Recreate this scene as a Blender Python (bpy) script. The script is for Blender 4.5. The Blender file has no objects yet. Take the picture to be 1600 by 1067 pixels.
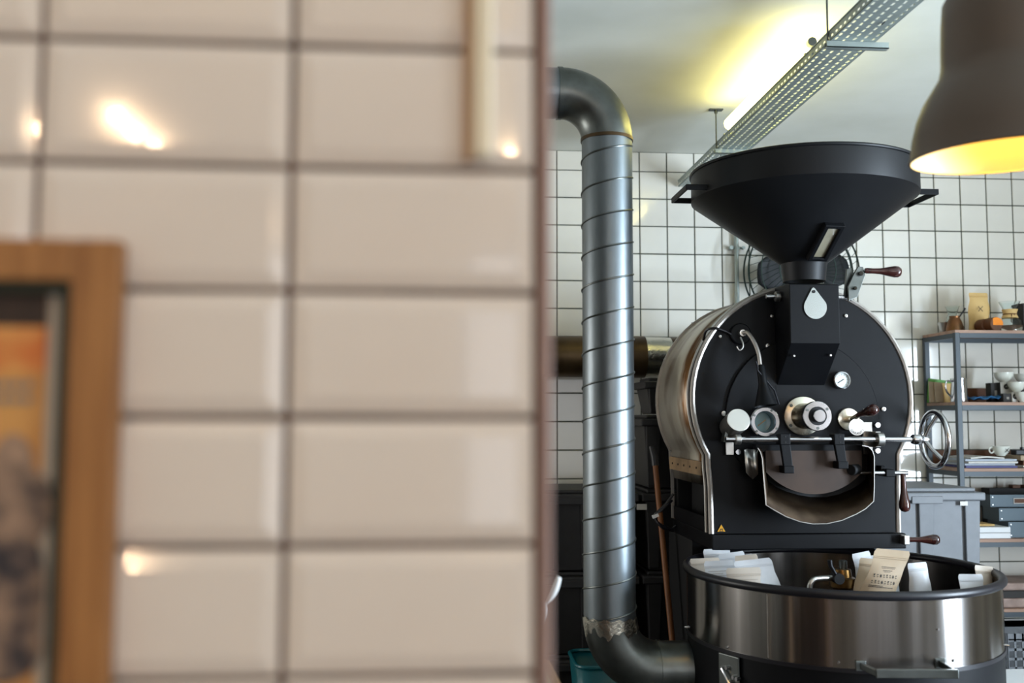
import bpy, bmesh, math, random
from mathutils import Vector, Matrix
random.seed(7)
S = bpy.context.scene
COL = S.collection
PI = math.pi
R = math.radians

# ---------------------------------------------------------------- camera, world, light, exposure
# origin = the eye (1.45 m above the floor); +X right along the tiled wall, +Y into the room, Z up
FLOOR = -1.45
CEIL = 1.44
FPX = 1530.0
YAW, PITCH, ROLL = 0.0750728, 0.0782999, 0.00164
_fw = Vector((math.sin(YAW)*math.cos(PITCH), math.cos(YAW)*math.cos(PITCH), math.sin(PITCH)))
_r0 = Vector((math.cos(YAW), -math.sin(YAW), 0))
_u0 = _r0.cross(_fw)
_rt = _r0*math.cos(ROLL) + _u0*math.sin(ROLL)
_up = -_r0*math.sin(ROLL) + _u0*math.cos(ROLL)
cam_d = bpy.data.cameras.new('camera')
cam_d.sensor_width = 36.0
cam_d.lens = FPX*36.0/1600.0
cam_d.clip_start = 0.05
cam_d.dof.use_dof = True
cam_d.dof.focus_distance = 3.85
cam_d.dof.aperture_fstop = 2.0
cam = bpy.data.objects.new('camera', cam_d)
COL.objects.link(cam)
cam.matrix_world = Matrix(((_rt.x, _up.x, -_fw.x, 0), (_rt.y, _up.y, -_fw.y, 0), (_rt.z, _up.z, -_fw.z, 0), (0, 0, 0, 1)))
S.camera = cam

S.view_settings.view_transform = 'Standard'
S.view_settings.look = 'None'
S.view_settings.gamma = 1.0
S.view_settings.use_curve_mapping = False
S.view_settings.exposure = 0.0

w = bpy.data.worlds.new('daylight'); S.world = w; w.use_nodes = True
w.node_tree.nodes['Background'].inputs[0].default_value = (0.62, 0.80, 1.0, 1)
w.node_tree.nodes['Background'].inputs[1].default_value = 1.0

def area(name, loc, rot, sx, sy, power, col):
    l = bpy.data.lights.new(name, 'AREA'); l.shape = 'RECTANGLE'; l.size = sx; l.size_y = sy
    l.energy = power; l.color = col
    o = bpy.data.objects.new(name, l); o.location = loc; o.rotation_euler = rot; COL.objects.link(o); return o
# daylight through the window openings of the right wall and the shop front behind the camera
area('window_daylight', (4.42, 1.45, -0.08), (0, R(106), 0), 2.2, 0.7, 390, (0.72, 0.86, 1.0))
area('left_side_fill', (-2.98, 3.9, 0.1), (0, R(-92), 0), 1.2, 1.3, 34, (1.0, 0.95, 0.88))  # added dim light from the left, brightens the shell and duct sides
area('window_daylight', (4.40, -1.9, 0.25), (0, R(100), 0), 1.5, 1.8, 60, (0.88, 0.94, 1.0))
area('shopfront_daylight', (1.9, -4.62, 0.1), (R(90), 0, 0), 3.4, 1.9, 36, (1.0, 0.96, 0.94))

# ---------------------------------------------------------------- helpers
def at(px, py, Y):
    d = _fw + _rt*((px-800)/FPX) - _up*((py-533.5)/FPX)
    return d*(Y/d.y)

def srgb(h):
    h = h.lstrip('#'); o = []
    for i in (0, 2, 4):
        c = int(h[i:i+2], 16)/255
        o.append(c/12.92 if c <= 0.04045 else ((c+0.055)/1.055)**2.4)
    return (*o, 1)

def mat(name, col, rough=0.5, metal=0.0, col2=None, nscale=8.0, nstretch=(1, 1, 1), nlo=0.4, nhi=0.7, bump=0.0, bscale=60.0,
        bstretch=(1, 1, 1), emit=None, estr=0.0, trans=0.0, ior=1.45, aniso=0.0, rvar=0.0, coat=0.0, spec=0.5):
    m = bpy.data.materials.new(name); m.use_nodes = True
    nt = m.node_tree; N = nt.nodes; L = nt.links; b = N['Principled BSDF']
    c = srgb(col) if isinstance(col, str) else col
    b.inputs['Base Color'].default_value = c
    b.inputs['Roughness'].default_value = rough
    b.inputs['Metallic'].default_value = metal
    b.inputs['Transmission Weight'].default_value = trans
    b.inputs['IOR'].default_value = ior
    b.inputs['Coat Weight'].default_value = coat
    b.inputs['Specular IOR Level'].default_value = spec
    tc = N.new('ShaderNodeTexCoord')
    def noise(scale, st, det=4):
        mp = N.new('ShaderNodeMapping'); mp.inputs['Scale'].default_value = st
        L.new(tc.outputs['Object'], mp.inputs['Vector'])
        n = N.new('ShaderNodeTexNoise'); n.inputs['Scale'].default_value = scale; n.inputs['Detail'].default_value = det
        L.new(mp.outputs[0], n.inputs['Vector']); return n
    if col2 is not None:
        n = noise(nscale, nstretch)
        r = N.new('ShaderNodeValToRGB'); r.color_ramp.elements[0].position = nlo; r.color_ramp.elements[1].position = nhi
        r.color_ramp.elements[0].color = c; r.color_ramp.elements[1].color = srgb(col2) if isinstance(col2, str) else col2
        L.new(n.outputs['Fac'], r.inputs[0]); L.new(r.outputs[0], b.inputs['Base Color'])
    if rvar:
        n = noise(nscale*1.7, nstretch)
        mr = N.new('ShaderNodeMapRange'); mr.inputs['To Min'].default_value = max(rough-rvar, .02); mr.inputs['To Max'].default_value = rough+rvar
        L.new(n.outputs['Fac'], mr.inputs['Value']); L.new(mr.outputs[0], b.inputs['Roughness'])
    if bump:
        n = noise(bscale, bstretch)
        bp = N.new('ShaderNodeBump'); bp.inputs['Strength'].default_value = bump; bp.inputs['Distance'].default_value = 0.002
        L.new(n.outputs['Fac'], bp.inputs['Height']); L.new(bp.outputs[0], b.inputs['Normal'])
    if aniso:
        t = N.new('ShaderNodeTangent'); t.direction_type = 'RADIAL'; t.axis = 'Z'
        b.inputs['Anisotropic'].default_value = aniso; b.inputs['Anisotropic Rotation'].default_value = .25; L.new(t.outputs[0], b.inputs['Tangent'])
    if emit is not None:
        b.inputs['Emission Color'].default_value = srgb(emit) if isinstance(emit, str) else emit
        b.inputs['Emission Strength'].default_value = estr
    return m

M = {}
def setup_mats():
    M['tile'] = mat('white_wall_tile', '#e2dfd6', .10, col2='#d8d5cc', nscale=3, coat=.3, bump=.06, bscale=9)
    M['metro'] = mat('cream_metro_tile', '#e9ddd2', .10, col2='#e4d6ca', nscale=4, coat=.4, bump=.05, bscale=14)
    M['grout'] = mat('dark_green_grout', '#3b4234', .9, col2='#2b3028', nscale=12)
    M['fgrout'] = mat('brown_grout', '#6a5348', .9, col2='#4c3a32', nscale=12)
    M['trimplast'] = mat('pinkish_brown_trim', '#a0857a', .5, col2='#8a6c62', nscale=5)
    M['ceil'] = mat('painted_ceiling', '#d9dad2', .8, col2='#cfd0c6', nscale=2.2, bump=.12, bscale=16)
    M['plaster'] = mat('cream_plaster', '#c9bfb0', .8, col2='#bfb4a4', nscale=3)
    M['floor'] = mat('grey_floor', '#4a4845', .5, col2='#3c3a38', nscale=3)
    M['galv'] = mat('galvanised_steel', '#7d8488', .40, 1.0, col2='#737b7f', nscale=45, nstretch=(1, 1, .25), nlo=.35, nhi=.75, aniso=.12, rvar=.06, bump=.05, bscale=120)
    M['galvdark'] = mat('worn_galvanised_steel', '#6f7371', .36, 1.0, col2='#565955', nscale=9, rvar=.1, bump=.12, bscale=40)
    M['tapefoil'] = mat('crinkled_foil_tape', '#c8c4b8', .22, 1.0, bump=1.0, bscale=70)
    M['browntube'] = mat('brown_duct_metal', '#5b4a34', .42, .8, col2='#3d2f20', nscale=6, rvar=.1)
    M['black'] = mat('black_powder_coat', '#090a0e', .5, col2='#07080b', nscale=20, bump=.15, bscale=500, spec=.2)
    M['blackmatte'] = mat('black_matte', '#0c0c0e', .7)
    M['hopper'] = mat('satin_black_hopper', '#111215', .48, col2='#0e0f12', nscale=6, bump=.1, bscale=300, spec=.35)
    M['blackrubber'] = mat('black_rubber', '#15141a', .38)
    M['doorplate'] = mat('sooty_door_plate', '#3c2c22', .55, .3, col2='#281d17', nscale=7)
    M['steel'] = mat('polished_steel', '#c9c9cc', .16, 1.0, rvar=.05, nscale=5)
    M['satin'] = mat('satin_steel', '#c4c2be', .32, 1.0, rvar=.08, nscale=14)
    M['brassy'] = mat('heat_stained_steel', '#cfc8b8', .25, 1.0, col2='#8a6233', nscale=14, nlo=.5, nhi=.85, rvar=.06)
    M['brushed'] = mat('brushed_stainless', '#9a9693', .19, 1.0, col2='#7a7673', nscale=26, nstretch=(1, 1, .02), nlo=.3, nhi=.7, aniso=.85, rvar=.04)
    M['shell'] = mat('stained_stainless_shell', '#b3ada0', .34, .7, col2='#5d3e1e', nscale=3.6, nstretch=(1, 1.6, .7), nlo=.46, nhi=.66, rvar=.1)
    M['scoop'] = mat('coffee_stained_steel', '#4a3c2e', .42, .7, col2='#22150a', nscale=11, nlo=.35, nhi=.7, rvar=.1)
    M['rim'] = mat('pale_edge_trim', '#b2aca6', .4, .7, col2='#9c948c', nscale=12)
    M['tanstrip'] = mat('tan_stained_strip', '#94795a', .6, col2='#6a543a', nscale=9)
    M['brass'] = mat('aged_brass', '#7d5f38', .34, 1.0, col2='#4a3418', nscale=20, rvar=.1)
    M['woodred'] = mat('dark_varnished_wood', '#3f1f1c', .22, col2='#2a1210', nscale=12, nstretch=(3, 3, .6), coat=.5)
    M['broomwood'] = mat('orange_brown_wood', '#7a4a24', .5, col2='#5e3518', nscale=10, nstretch=(4, 4, .3))
    M['framewood'] = mat('oak_frame_wood', '#a87442', .5, col2='#8b5a30', nscale=14, nstretch=(6, 6, .5), bump=.1, bscale=40, bstretch=(6, 6, .5))
    M['shelfwood'] = mat('pinkish_shelf_board', '#a4836f', .55, col2='#8a6a58', nscale=10, nstretch=(.4, 3, 3))
    M['shelfmetal'] = mat('blue_grey_shelf_frame', '#3a4248', .45, .2)
    M['traymetal'] = mat('zinc_cable_tray', '#a4afab', .45, .55, col2='#939d99', nscale=9, rvar=.08)
    M['glass'] = mat('clear_glass', '#f4fbfb', .03, trans=1.0, ior=1.3)
    M['copper'] = mat('tarnished_copper', '#7c5538', .4, .9, col2='#4a3c2a', nscale=14, rvar=.1)
    M['kraft'] = mat('kraft_paper', '#cfae74', .75, col2='#c09c60', nscale=9, bump=.3, bscale=25)
    M['palekraft'] = mat('pale_kraft_bag', '#a8957c', .6, col2='#9a8770', nscale=7, bump=.4, bscale=22)
    M['whitebag'] = mat('white_pouch_bag', '#c6c9ce', .4, col2='#aeb2b9', nscale=7, bump=.5, bscale=22)
    M['creambag'] = mat('cream_pouch_bag', '#b3a89b', .5, col2='#a2978a', nscale=7, bump=.5, bscale=22)
    M['ink'] = mat('black_ink', '#2e2b2a', .7)
    M['greyink'] = mat('faded_ink', '#8d877e', .7)
    M['orange'] = mat('orange_lacquer', '#e8860c', .65, col2='#d07208', nscale=10)
    M['brownwood'] = mat('round_brown_wood', '#5e3516', .6, col2='#4a2a0e', nscale=12)
    M['china'] = mat('white_china', '#d9dad0', .15, coat=.5)
    M['greytote'] = mat('grey_plastic_tote', '#6c6f73', .5, col2='#66696d', nscale=20)
    M['darktote'] = mat('dark_grey_plastic_tote', '#2b2a2b', .5, col2='#262526', nscale=20)
    M['teal'] = mat('teal_plastic', '#085860', .3)
    M['yellow'] = mat('yellow_sign', '#e0a018', .5)
    M['white'] = mat('white_plastic', '#d8dadb', .5)
    M['paper'] = mat('white_paper', '#c9c6c0', .8)
    M['green'] = mat('green_packet', '#4a8a2c', .5)
    M['blue'] = mat('blue_cloth', '#235a86', .7)
    M['deepblue'] = mat('violet_blue_cover', '#2c2a68', .5)
    M['mag'] = mat('magazine_pages', '#b5bcc6', .6, col2='#8f98a6', nscale=30, nstretch=(1, 1, 30))
    M['drawer'] = mat('blue_grey_metal_drawer', '#455158', .45, .3)
    M['lampshade'] = mat('dark_taupe_lampshade', '#54483e', .45, .2, rvar=.05, nscale=4)
    M['lampinner'] = mat('white_lampshade_inside', '#f2e2b0', .5)
    M['bulb'] = mat('warm_bulb', '#ffffff', .5, emit=(1.0, .60, .13, 1), estr=55)
    M['bulb2'] = mat('warm_filament_bulb', '#ffffff', .5, emit=(1.0, .68, .40, 1), estr=300)
    M['tube'] = mat('fluorescent_tube_glow', '#ffffff', .5, emit=(1.0, .84, .22, 1), estr=14)
    M['fan'] = mat('dark_blue_grey_plastic', '#101418', .6)
    M['fanwire'] = mat('dark_green_wire', '#20302a', .4, .5)
    M['gaugeface'] = mat('white_gauge_face', '#d5dfe0', .4)
    M['tealface'] = mat('teal_gauge_face', '#5b7c80', .2, coat=.8)
    M['plate'] = mat('mirror_steel_plate', '#bcc4c4', .24, 1.0)
    M['hopglass'] = mat('dusty_window_glass', '#8d8672', .15, col2='#7b7460', nscale=20, nstretch=(1, 1, .3), coat=.7)
    M['poster_dark'] = mat('poster_dark_print', '#2a1c18', .5, col2='#3c2a24', nscale=30, nstretch=(6, 1, .3))
    M['poster_orange'] = mat('poster_orange_print', '#c9571d', .45, col2='#e0a35c', nscale=16, nlo=.35, nhi=.6)
    M['poster_sand'] = mat('poster_sand_print', '#d29a58', .45, col2='#b97a44', nscale=14)
    M['poster_fig'] = mat('poster_figure_print', '#2b2a33', .45, col2='#b09078', nscale=26, nlo=.38, nhi=.66)
    M['mount'] = mat('pale_grey_mount', '#b8ada0', .6)
    M['framelip'] = mat('dark_green_frame_lip', '#1c2114', .6)
    M['cream'] = mat('cream_plastic_strip', '#e6d8bd', .5)
    M['brownedge'] = mat('tan_brown_edge', '#b28a66', .6)
    M['tabletop'] = mat('brown_table_wood', '#8a6a4a', .5, col2='#745638', nscale=8, nstretch=(4, .5, 4))
    M['mat'] = mat('olive_table_mat', '#8f8c6c', .7)
    M['clearplastic'] = mat('frosted_cup_plastic', '#cfd3d6', .3, trans=.25)
    M['pinkpaper'] = mat('pinkish_paper', '#a08a80', .7, col2='#7d6a62', nscale=14)
setup_mats()

class MB:
    """collects simple solids in world coordinates; build() links them as one mesh object"""
    def __init__(s): s.bm = bmesh.new()
    def box(s, x0, x1, y0, y1, z0, z1):
        v = [s.bm.verts.new((x, y, z)) for x in (x0, x1) for y in (y0, y1) for z in (z0, z1)]
        for f in ((0, 1, 3, 2), (4, 6, 7, 5), (0, 4, 5, 1), (2, 3, 7, 6), (0, 2, 6, 4), (1, 5, 7, 3)):
            s.bm.faces.new([v[i] for i in f])
        return s
    def obox(s, c, ax, ay, az):
        """oriented box: centre and three half-axis vectors"""
        c = Vector(c); v = []
        for i in (-1, 1):
            for j in (-1, 1):
                for k in (-1, 1): v.append(s.bm.verts.new(c+Vector(ax)*i+Vector(ay)*j+Vector(az)*k))
        for f in ((0, 1, 3, 2), (4, 6, 7, 5), (0, 4, 5, 1), (2, 3, 7, 6), (0, 2, 6, 4), (1, 5, 7, 3)):
            s.bm.faces.new([v[i] for i in f])
        return s
    def hexa(s, lo, hi):
        """lo, hi: four points each, same winding"""
        a = [s.bm.verts.new(p) for p in lo]; b = [s.bm.verts.new(p) for p in hi]
        s.bm.faces.new(a[::-1]); s.bm.faces.new(b)
        for i in range(4): s.bm.faces.new((a[i], a[(i+1) % 4], b[(i+1) % 4], b[i]))
        return s
    def lathe(s, prof, o, axis=(0, 0, 1), seg=32, closed=False, cap=True, arc=None):
        """prof: (radius, height) pairs turned about axis through o"""
        o = Vector(o); a = Vector(axis).normalized()
        t = Vector((1, 0, 0)) if abs(a.x) < .9 else Vector((0, 1, 0))
        u = (t-a*t.dot(a)).normalized(); v = a.cross(u)
        rings = []
        for r, h in prof:
            rings.append([s.bm.verts.new(o+a*h+(u*math.cos(2*PI*k/seg)+v*math.sin(2*PI*k/seg))*max(r, 1e-5)) for k in range(seg)])
        n = len(rings)
        for i in range(n if closed else n-1):
            A, B = rings[i], rings[(i+1) % n]
            for k in range(seg): s.bm.faces.new((A[k], A[(k+1) % seg], B[(k+1) % seg], B[k]))
        if cap and not closed:
            s.bm.faces.new(rings[0][::-1]); s.bm.faces.new(rings[-1])
        return s
    def cyl(s, p0, p1, r0, r1=None, seg=20):
        p0 = Vector(p0); p1 = Vector(p1); d = p1-p0
        return s.lathe([(r0, 0), (r0 if r1 is None else r1, d.length)], p0, d, seg)
    def tube(s, pts, r, seg=10, closed=False, cap=True, flat=None):
        """round (or flat = (half width dir vec)) tube through points"""
        P = [Vector(p) for p in pts]; n = len(P); rings = []; pu = None
        for i in range(n):
            if closed: t = P[(i+1) % n]-P[i-1]
            else: t = P[min(i+1, n-1)]-P[max(i-1, 0)]
            t.normalize()
            if pu is None:
                q = Vector((0, 0, 1)) if abs(t.z) < .9 else Vector((0, 1, 0))
            else: q = pu
            u = (q-t*q.dot(t)).normalized(); pu = u; v = t.cross(u)
            rr = r[i] if isinstance(r, (list, tuple)) else r
            rings.append([s.bm.verts.new(P[i]+(u*math.cos(2*PI*k/seg)+v*math.sin(2*PI*k/seg))*rr) for k in range(seg)])
        for i in range(n if closed else n-1):
            A, B = rings[i], rings[(i+1) % n]
            for k in range(seg): s.bm.faces.new((A[k], A[(k+1) % seg], B[(k+1) % seg], B[k]))
        if cap and not closed:
            s.bm.faces.new(rings[0][::-1]); s.bm.faces.new(rings[-1])
        return s
    def prism(s, pts, d):
        """closed polygon (3D points) pushed by vector d"""
        d = Vector(d); a = [s.bm.verts.new(p) for p in pts]; b = [s.bm.verts.new(Vector(p)+d) for p in pts]; n = len(a)
        s.bm.faces.new(a[::-1]); s.bm.faces.new(b)
        for i in range(n): s.bm.faces.new((a[i], a[(i+1) % n], b[(i+1) % n], b[i]))
        return s
    def ball(s, c, r, sx=1, sy=1, sz=1, seg=16):
        m = Matrix.Translation(c) @ Matrix.Diagonal((r*sx, r*sy, r*sz, 1))
        bmesh.ops.create_uvsphere(s.bm, u_segments=seg, v_segments=seg//2, radius=1, matrix=m); return s
    def sheet(s, A, B):
        """quad strip between two polylines"""
        a = [s.bm.verts.new(p) for p in A]; b = [s.bm.verts.new(p) for p in B]
        for i in range(len(a)-1): s.bm.faces.new((a[i], a[i+1], b[i+1], b[i]))
        return s
    def grid(s, rows):
        V = [[s.bm.verts.new(p) for p in r] for r in rows]
        for i in range(len(V)-1):
            for j in range(len(V[0])-1): s.bm.faces.new((V[i][j], V[i][j+1], V[i+1][j+1], V[i+1][j]))
        return V
    def build(s, name, m, parent=None, smooth=False, bevel=0, label=None, cat=None, group=None, kind=None, origin=None, solid=0, seg=2):
        bm = s.bm
        bmesh.ops.recalc_face_normals(bm, faces=bm.faces)
        if parent is not None and origin is None: o0 = Vector(parent['_o'])
        elif origin is not None: o0 = Vector(origin)
        else:
            xs = [v.co for v in bm.verts]
            o0 = Vector(((min(v.x for v in xs)+max(v.x for v in xs))/2, (min(v.y for v in xs)+max(v.y for v in xs))/2, min(v.z for v in xs)))
        bmesh.ops.translate(bm, verts=bm.verts, vec=-o0)
        me = bpy.data.meshes.new(name)
        bm.to_mesh(me); bm.free()
        if smooth:
            me.polygons.foreach_set('use_smooth', [True]*len(me.polygons))
            try: me.set_sharp_from_angle(angle=R(38))
            except Exception: pass
        me.materials.append(M[m] if isinstance(m, str) else m)
        o = bpy.data.objects.new(name, me); COL.objects.link(o)
        if parent is not None:
            o.parent = parent
            if origin is not None: o.location = o0-Vector(parent['_o'])
        else: o.location = o0
        o['_o'] = list(o0)
        if bevel:
            b = o.modifiers.new('bevel', 'BEVEL'); b.width = bevel; b.segments = seg; b.limit_method = 'ANGLE'; b.angle_limit = R(35)
        if solid:
            b = o.modifiers.new('thickness', 'SOLIDIFY'); b.thickness = solid; b.offset = 0
        if label: o['label'] = label
        if cat: o['category'] = cat
        if group: o['group'] = group
        if kind: o['kind'] = kind
        return o

def thing(name, loc, label, cat, group=None):
    o = bpy.data.objects.new(name, None); o.empty_display_size = .05
    COL.objects.link(o); o.location = loc; o['_o'] = list(loc)
    o['label'] = label; o['category'] = cat
    if group: o['group'] = group
    return o

def text_mesh(txt, size):
    cu = bpy.data.curves.new('t', 'FONT'); cu.body = txt; cu.size = size; cu.extrude = 0; cu.align_x = 'CENTER'; cu.align_y = 'CENTER'
    to = bpy.data.objects.new('t', cu); COL.objects.link(to)
    me = bpy.data.meshes.new_from_object(to.evaluated_get(bpy.context.evaluated_depsgraph_get()))
    bpy.data.objects.remove(to); bpy.data.curves.remove(cu); return me

def add_text(mb, txt, size, c, rot=0.0, th=.0006, axu=(1, 0, 0), axv=(0, 0, 1)):
    """text lying in the plane axu/axv, centred at c"""
    me = text_mesh(txt, size); u = Vector(axu).normalized(); v = Vector(axv).normalized(); c = Vector(c)
    n0 = len(mb.bm.verts)
    mb.bm.verts.ensure_lookup_table()
    ca, sa = math.cos(rot), math.sin(rot)
    vs = [mb.bm.verts.new(c+u*(p.co.x*ca-p.co.y*sa)+v*(p.co.x*sa+p.co.y*ca)) for p in me.vertices]
    for f in me.polygons:
        try: mb.bm.faces.new([vs[i] for i in f.vertices])
        except ValueError: pass
    bpy.data.meshes.remove(me)

def bezier(pts, n=8):
    """Catmull-Rom through points"""
    P = [Vector(p) for p in pts]; P = [P[0]*2-P[1]]+P+[P[-1]*2-P[-2]]; o = []
    for i in range(1, len(P)-2):
        for k in range(n):
            t = k/n; a, b, c, d = P[i-1:i+3]
            o.append(.5*((2*b)+(c-a)*t+(2*a-5*b+4*c-d)*t*t+(3*b-a-3*c+d)*t**3))
    o.append(P[-2]); return o

# ================================================================ ROOM
XL, XR, YB, YF = -2.9, 4.3, 5.15, -4.5
m = MB(); m.box(XL-.2, XR+.2, YF-.2, YB+.2, FLOOR-.1, FLOOR); m.build('floor', 'floor', kind='structure')
m = MB(); m.box(XL-.2, XR+.2, YF-.2, YB+.2, CEIL, CEIL+.12); m.build('ceiling', 'ceil', kind='structure')
m = MB(); m.box(XL-.2, XL, YF-.2, 3.2, FLOOR, CEIL); m.box(XL-.2, XL, 4.6, YB+.2, FLOOR, CEIL); m.box(XL-.2, XL, 3.2, 4.6, FLOOR, -.55); m.box(XL-.2, XL, 3.2, 4.6, .75, CEIL); m.build('wall_left', 'plaster', kind='structure')
m = MB()   # right wall with two window openings
zo, z1 = -.55, 1.05
for a, b in ((YF-.2, -2.8), (-1.0, .95), (1.95, YB+.2)): m.box(XR, XR+.2, a, b, FLOOR, CEIL)
for a, b, zs_ in ((-2.8, -1.0, zo), (.95, 1.95, -1.25)):
    m.box(XR, XR+.2, a, b, FLOOR, zs_); m.box(XR, XR+.2, a, b, z1, CEIL)
m.build('wall_right', 'plaster', kind='structure')
m = MB()
for a, b in ((XL-.2, .1), (3.7, XR+.2)): m.box(a, b, YF-.2, YF, FLOOR, CEIL)
m.box(.1, 3.7, YF-.2, YF, FLOOR, -.9); m.box(.1, 3.7, YF-.2, YF, 1.1, CEIL)
m.build('wall_rear', 'plaster', kind='structure')
# window frames in the openings
for k, (a, b) in enumerate(((-2.8, -1.0), (.95, 1.95))):
    m = MB()
    zo = -.55 if k == 0 else -1.25
    for y in (a, b-.05): m.box(XR+.02, XR+.08, y, y+.05, zo, z1)
    m.box(XR+.02, XR+.08, a, b, zo, zo+.05); m.box(XR+.02, XR+.08, a, b, z1-.05, z1)
    m.build('window_%d' % (k+1), 'white', kind='structure')
m = MB()
for x in (.1, 1.27, 2.48, 3.65): m.box(x, x+.05, YF-.1, YF-.04, -.9, 1.1)
m.box(.1, 3.7, YF-.1, YF-.04, -.9, -.85); m.box(.1, 3.7, YF-.1, YF-.04, 1.05, 1.1)
m.build('window_3', 'shelfmetal', kind='structure')

# back wall: grout plane with real square tiles over it
m = MB(); m.box(XL-.2, XR+.2, YB, YB+.2, FLOOR, CEIL)
wb = m.build('wall_back', M['grout'], kind='structure')
T = .15; GX0 = .6266; GZ0 = 1.3333; J = .0028
def tile_mesh(name, w, h, th, bev, mt):
    """tile in the XZ plane, face towards -Y, bevelled edge"""
    bm = bmesh.new()
    o = [(-w/2, -h/2), (w/2, -h/2), (w/2, h/2), (-w/2, h/2)]
    back = [bm.verts.new((x, 0, z)) for x, z in o]
    mid = [bm.verts.new((x, -th*.55, z)) for x, z in o]
    fr = [bm.verts.new((x*(1-2*bev/w), -th, z*(1-2*bev/h))) for x, z in o]
    for i in range(4):
        j = (i+1) % 4
        bm.faces.new((back[i], back[j], mid[j], mid[i])); bm.faces.new((mid[i], mid[j], fr[j], fr[i]))
    bm.faces.new(fr)
    bmesh.ops.recalc_face_normals(bm, faces=bm.faces)
    me = bpy.data.meshes.new(name); bm.to_mesh(me); bm.free(); me.materials.append(M[mt]); return me
full = tile_mesh('wall_tile', T-2*J, T-2*J, .006, .0018, 'tile')
top = tile_mesh('wall_tile_cut', T-2*J, CEIL-GZ0-J-.001, .006, .0018, 'tile')
def put_tile(me, x, y, z, parent, tilt=.0022):
    o = bpy.data.objects.new('wall_tile', me); COL.objects.link(o); o.parent = parent
    p = Vector(parent['_o']); o.location = Vector((x, y, z))-p
    o.rotation_euler = (random.uniform(-tilt, tilt), 0, random.uniform(-tilt, tilt)); return o
for i in range(20):
    xc = GX0+(i-1)*T+T/2
    put_tile(top, xc, YB+.001, GZ0+(CEIL-GZ0)/2, wb)
    for k in range(14): put_tile(full, xc, YB+.001, GZ0-k*T-T/2, wb)

# the rest of the tiling, beyond the three hundred tiles in view, as one part
m = MB()
def flat_tile(xa, xb, za, zb2):
    m.box(xa+J, xb-J, YB-.005, YB+.002, za+J, zb2-J)
for i in range(-23, 26):
    xa = max(GX0+(i-1)*T, XL); xb = min(GX0+i*T, XR)
    if xb-xa < .02: continue
    for k in range(-1, 19):
        if 0 <= i < 20 and k < 14: continue
        flat_tile(xa, xb, max(GZ0-(k+1)*T, FLOOR), min(GZ0-k*T, CEIL-.001) if k >= 0 else CEIL-.001)
m.build('remaining_tiles', 'tile', wb, kind='stuff')

# foreground partition wall with bevelled metro tiles
FGY = .806
m = MB(); m.box(XL, .0905, FGY, FGY+.16, FLOOR, CEIL); fw = m.build('wall_front_partition', 'fgrout', kind='structure')
m = MB(); m.box(.0815, .0925, FGY-.009, FGY+.03, FLOOR, CEIL); m.build('corner_bead', 'trimplast', fw, bevel=.003)
TW, TH, JM = .2015, .1025, .0028
metro = tile_mesh('metro_tile', TW-2*JM, TH-2*JM, .0085, .013, 'metro')
for i in range(7):
    for k in range(-2, 10):
        o = put_tile(metro, .080-TW*i-TW/2, FGY+.0005, .41+.0005-TH*k-TH/2, fw, tilt=.004)
        o.rotation_euler.y = random.uniform(-.003, .003)

# ================================================================ FRAMED POSTER on the partition wall
fx, fz, fy = -.2485, .1385, FGY-.008
fr = thing('picture_frame', (fx-.25, fy-.01, -.55), 'oak picture frame holding an orange and dark printed poster on the cream tiled wall', 'picture frame')
W_, H_, fwid = .52, .72, .036
def bar(x0, x1, z0, z1, y0, y1): return MB().box(x0, x1, y0, y1, z0, z1)
bar(fx-fwid, fx, fz-H_, fz, fy-.022, fy-.001).build('frame_side', 'framewood', fr, bevel=.002)
bar(fx-W_, fx-W_+fwid, fz-H_, fz, fy-.022, fy-.001).build('frame_side', 'framewood', fr, bevel=.002)
bar(fx-W_+fwid, fx-fwid, fz-fwid*.9, fz, fy-.022, fy-.001).build('frame_rail', 'framewood', fr, bevel=.002)
bar(fx-W_+fwid, fx-fwid, fz-H_, fz-H_+fwid, fy-.022, fy-.001).build('frame_rail', 'framewood', fr, bevel=.002)
ix1 = fx-fwid; ix0 = fx-W_+fwid; iz1 = fz-fwid*.9; iz0 = fz-H_+fwid
m = MB(); lw = .009
m.box(ix1-lw, ix1, fy-.018, fy-.002, iz0, iz1); m.box(ix0, ix0+lw, fy-.018, fy-.002, iz0, iz1)
m.box(ix0+lw, ix1-lw, fy-.018, fy-.002, iz1-lw, iz1); m.box(ix0+lw, ix1-lw, fy-.018, fy-.002, iz0, iz0+lw)
m.build('inner_lip', 'framelip', fr, label='dark green inner lip')
MB().box(ix0+lw, ix1-lw, fy-.005, fy-.002, iz0+lw, iz1-lw).build('mount', 'mount', fr, label='pale grey mount board')
px1 = ix1-lw-.013; px0 = ix0+lw+.004; pz1 = iz1-lw; yy = fy-.006
po = MB().box(px0, px1, yy, yy+.001, iz0+lw+.01, pz1).build('poster', 'poster_sand', fr, label='orange and sand coloured poster print')
MB().box(px0, px1, yy-.0008, yy, pz1-.026, pz1).build('title_band', 'poster_dark', po)
MB().box(px0, px1, yy-.0008, yy, pz1-.062, pz1-.026).build('orange_sky', 'poster_orange', po)
m = MB()
for (dx, dz, rx, rz) in ((-.022, -.135, .016, .026), (-.012, -.165, .022, .03), (-.03, -.20, .02, .045), (-.008, -.235, .014, .05), (-.05, -.16, .018, .04), (-.024, -.27, .03, .03)):
    m.prism([(px1+dx+rx*math.cos(t*PI/8), yy-.0014-abs(dx)*.01, pz1+dz+rz*math.sin(t*PI/8)) for t in range(16)], (0, .0003, 0))
m.build('dark_figures', 'poster_fig', po)
m = MB()
for dz, n in ((-.072, 5), (-.083, 4)):
    for k in range(n): m.box(px1-.016-k*.009, px1-.0095-k*.009, yy-.0016, yy-.001, pz1+dz-.003, pz1+dz+.003)
m.build('printed_lettering', 'greyink', po)

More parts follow.
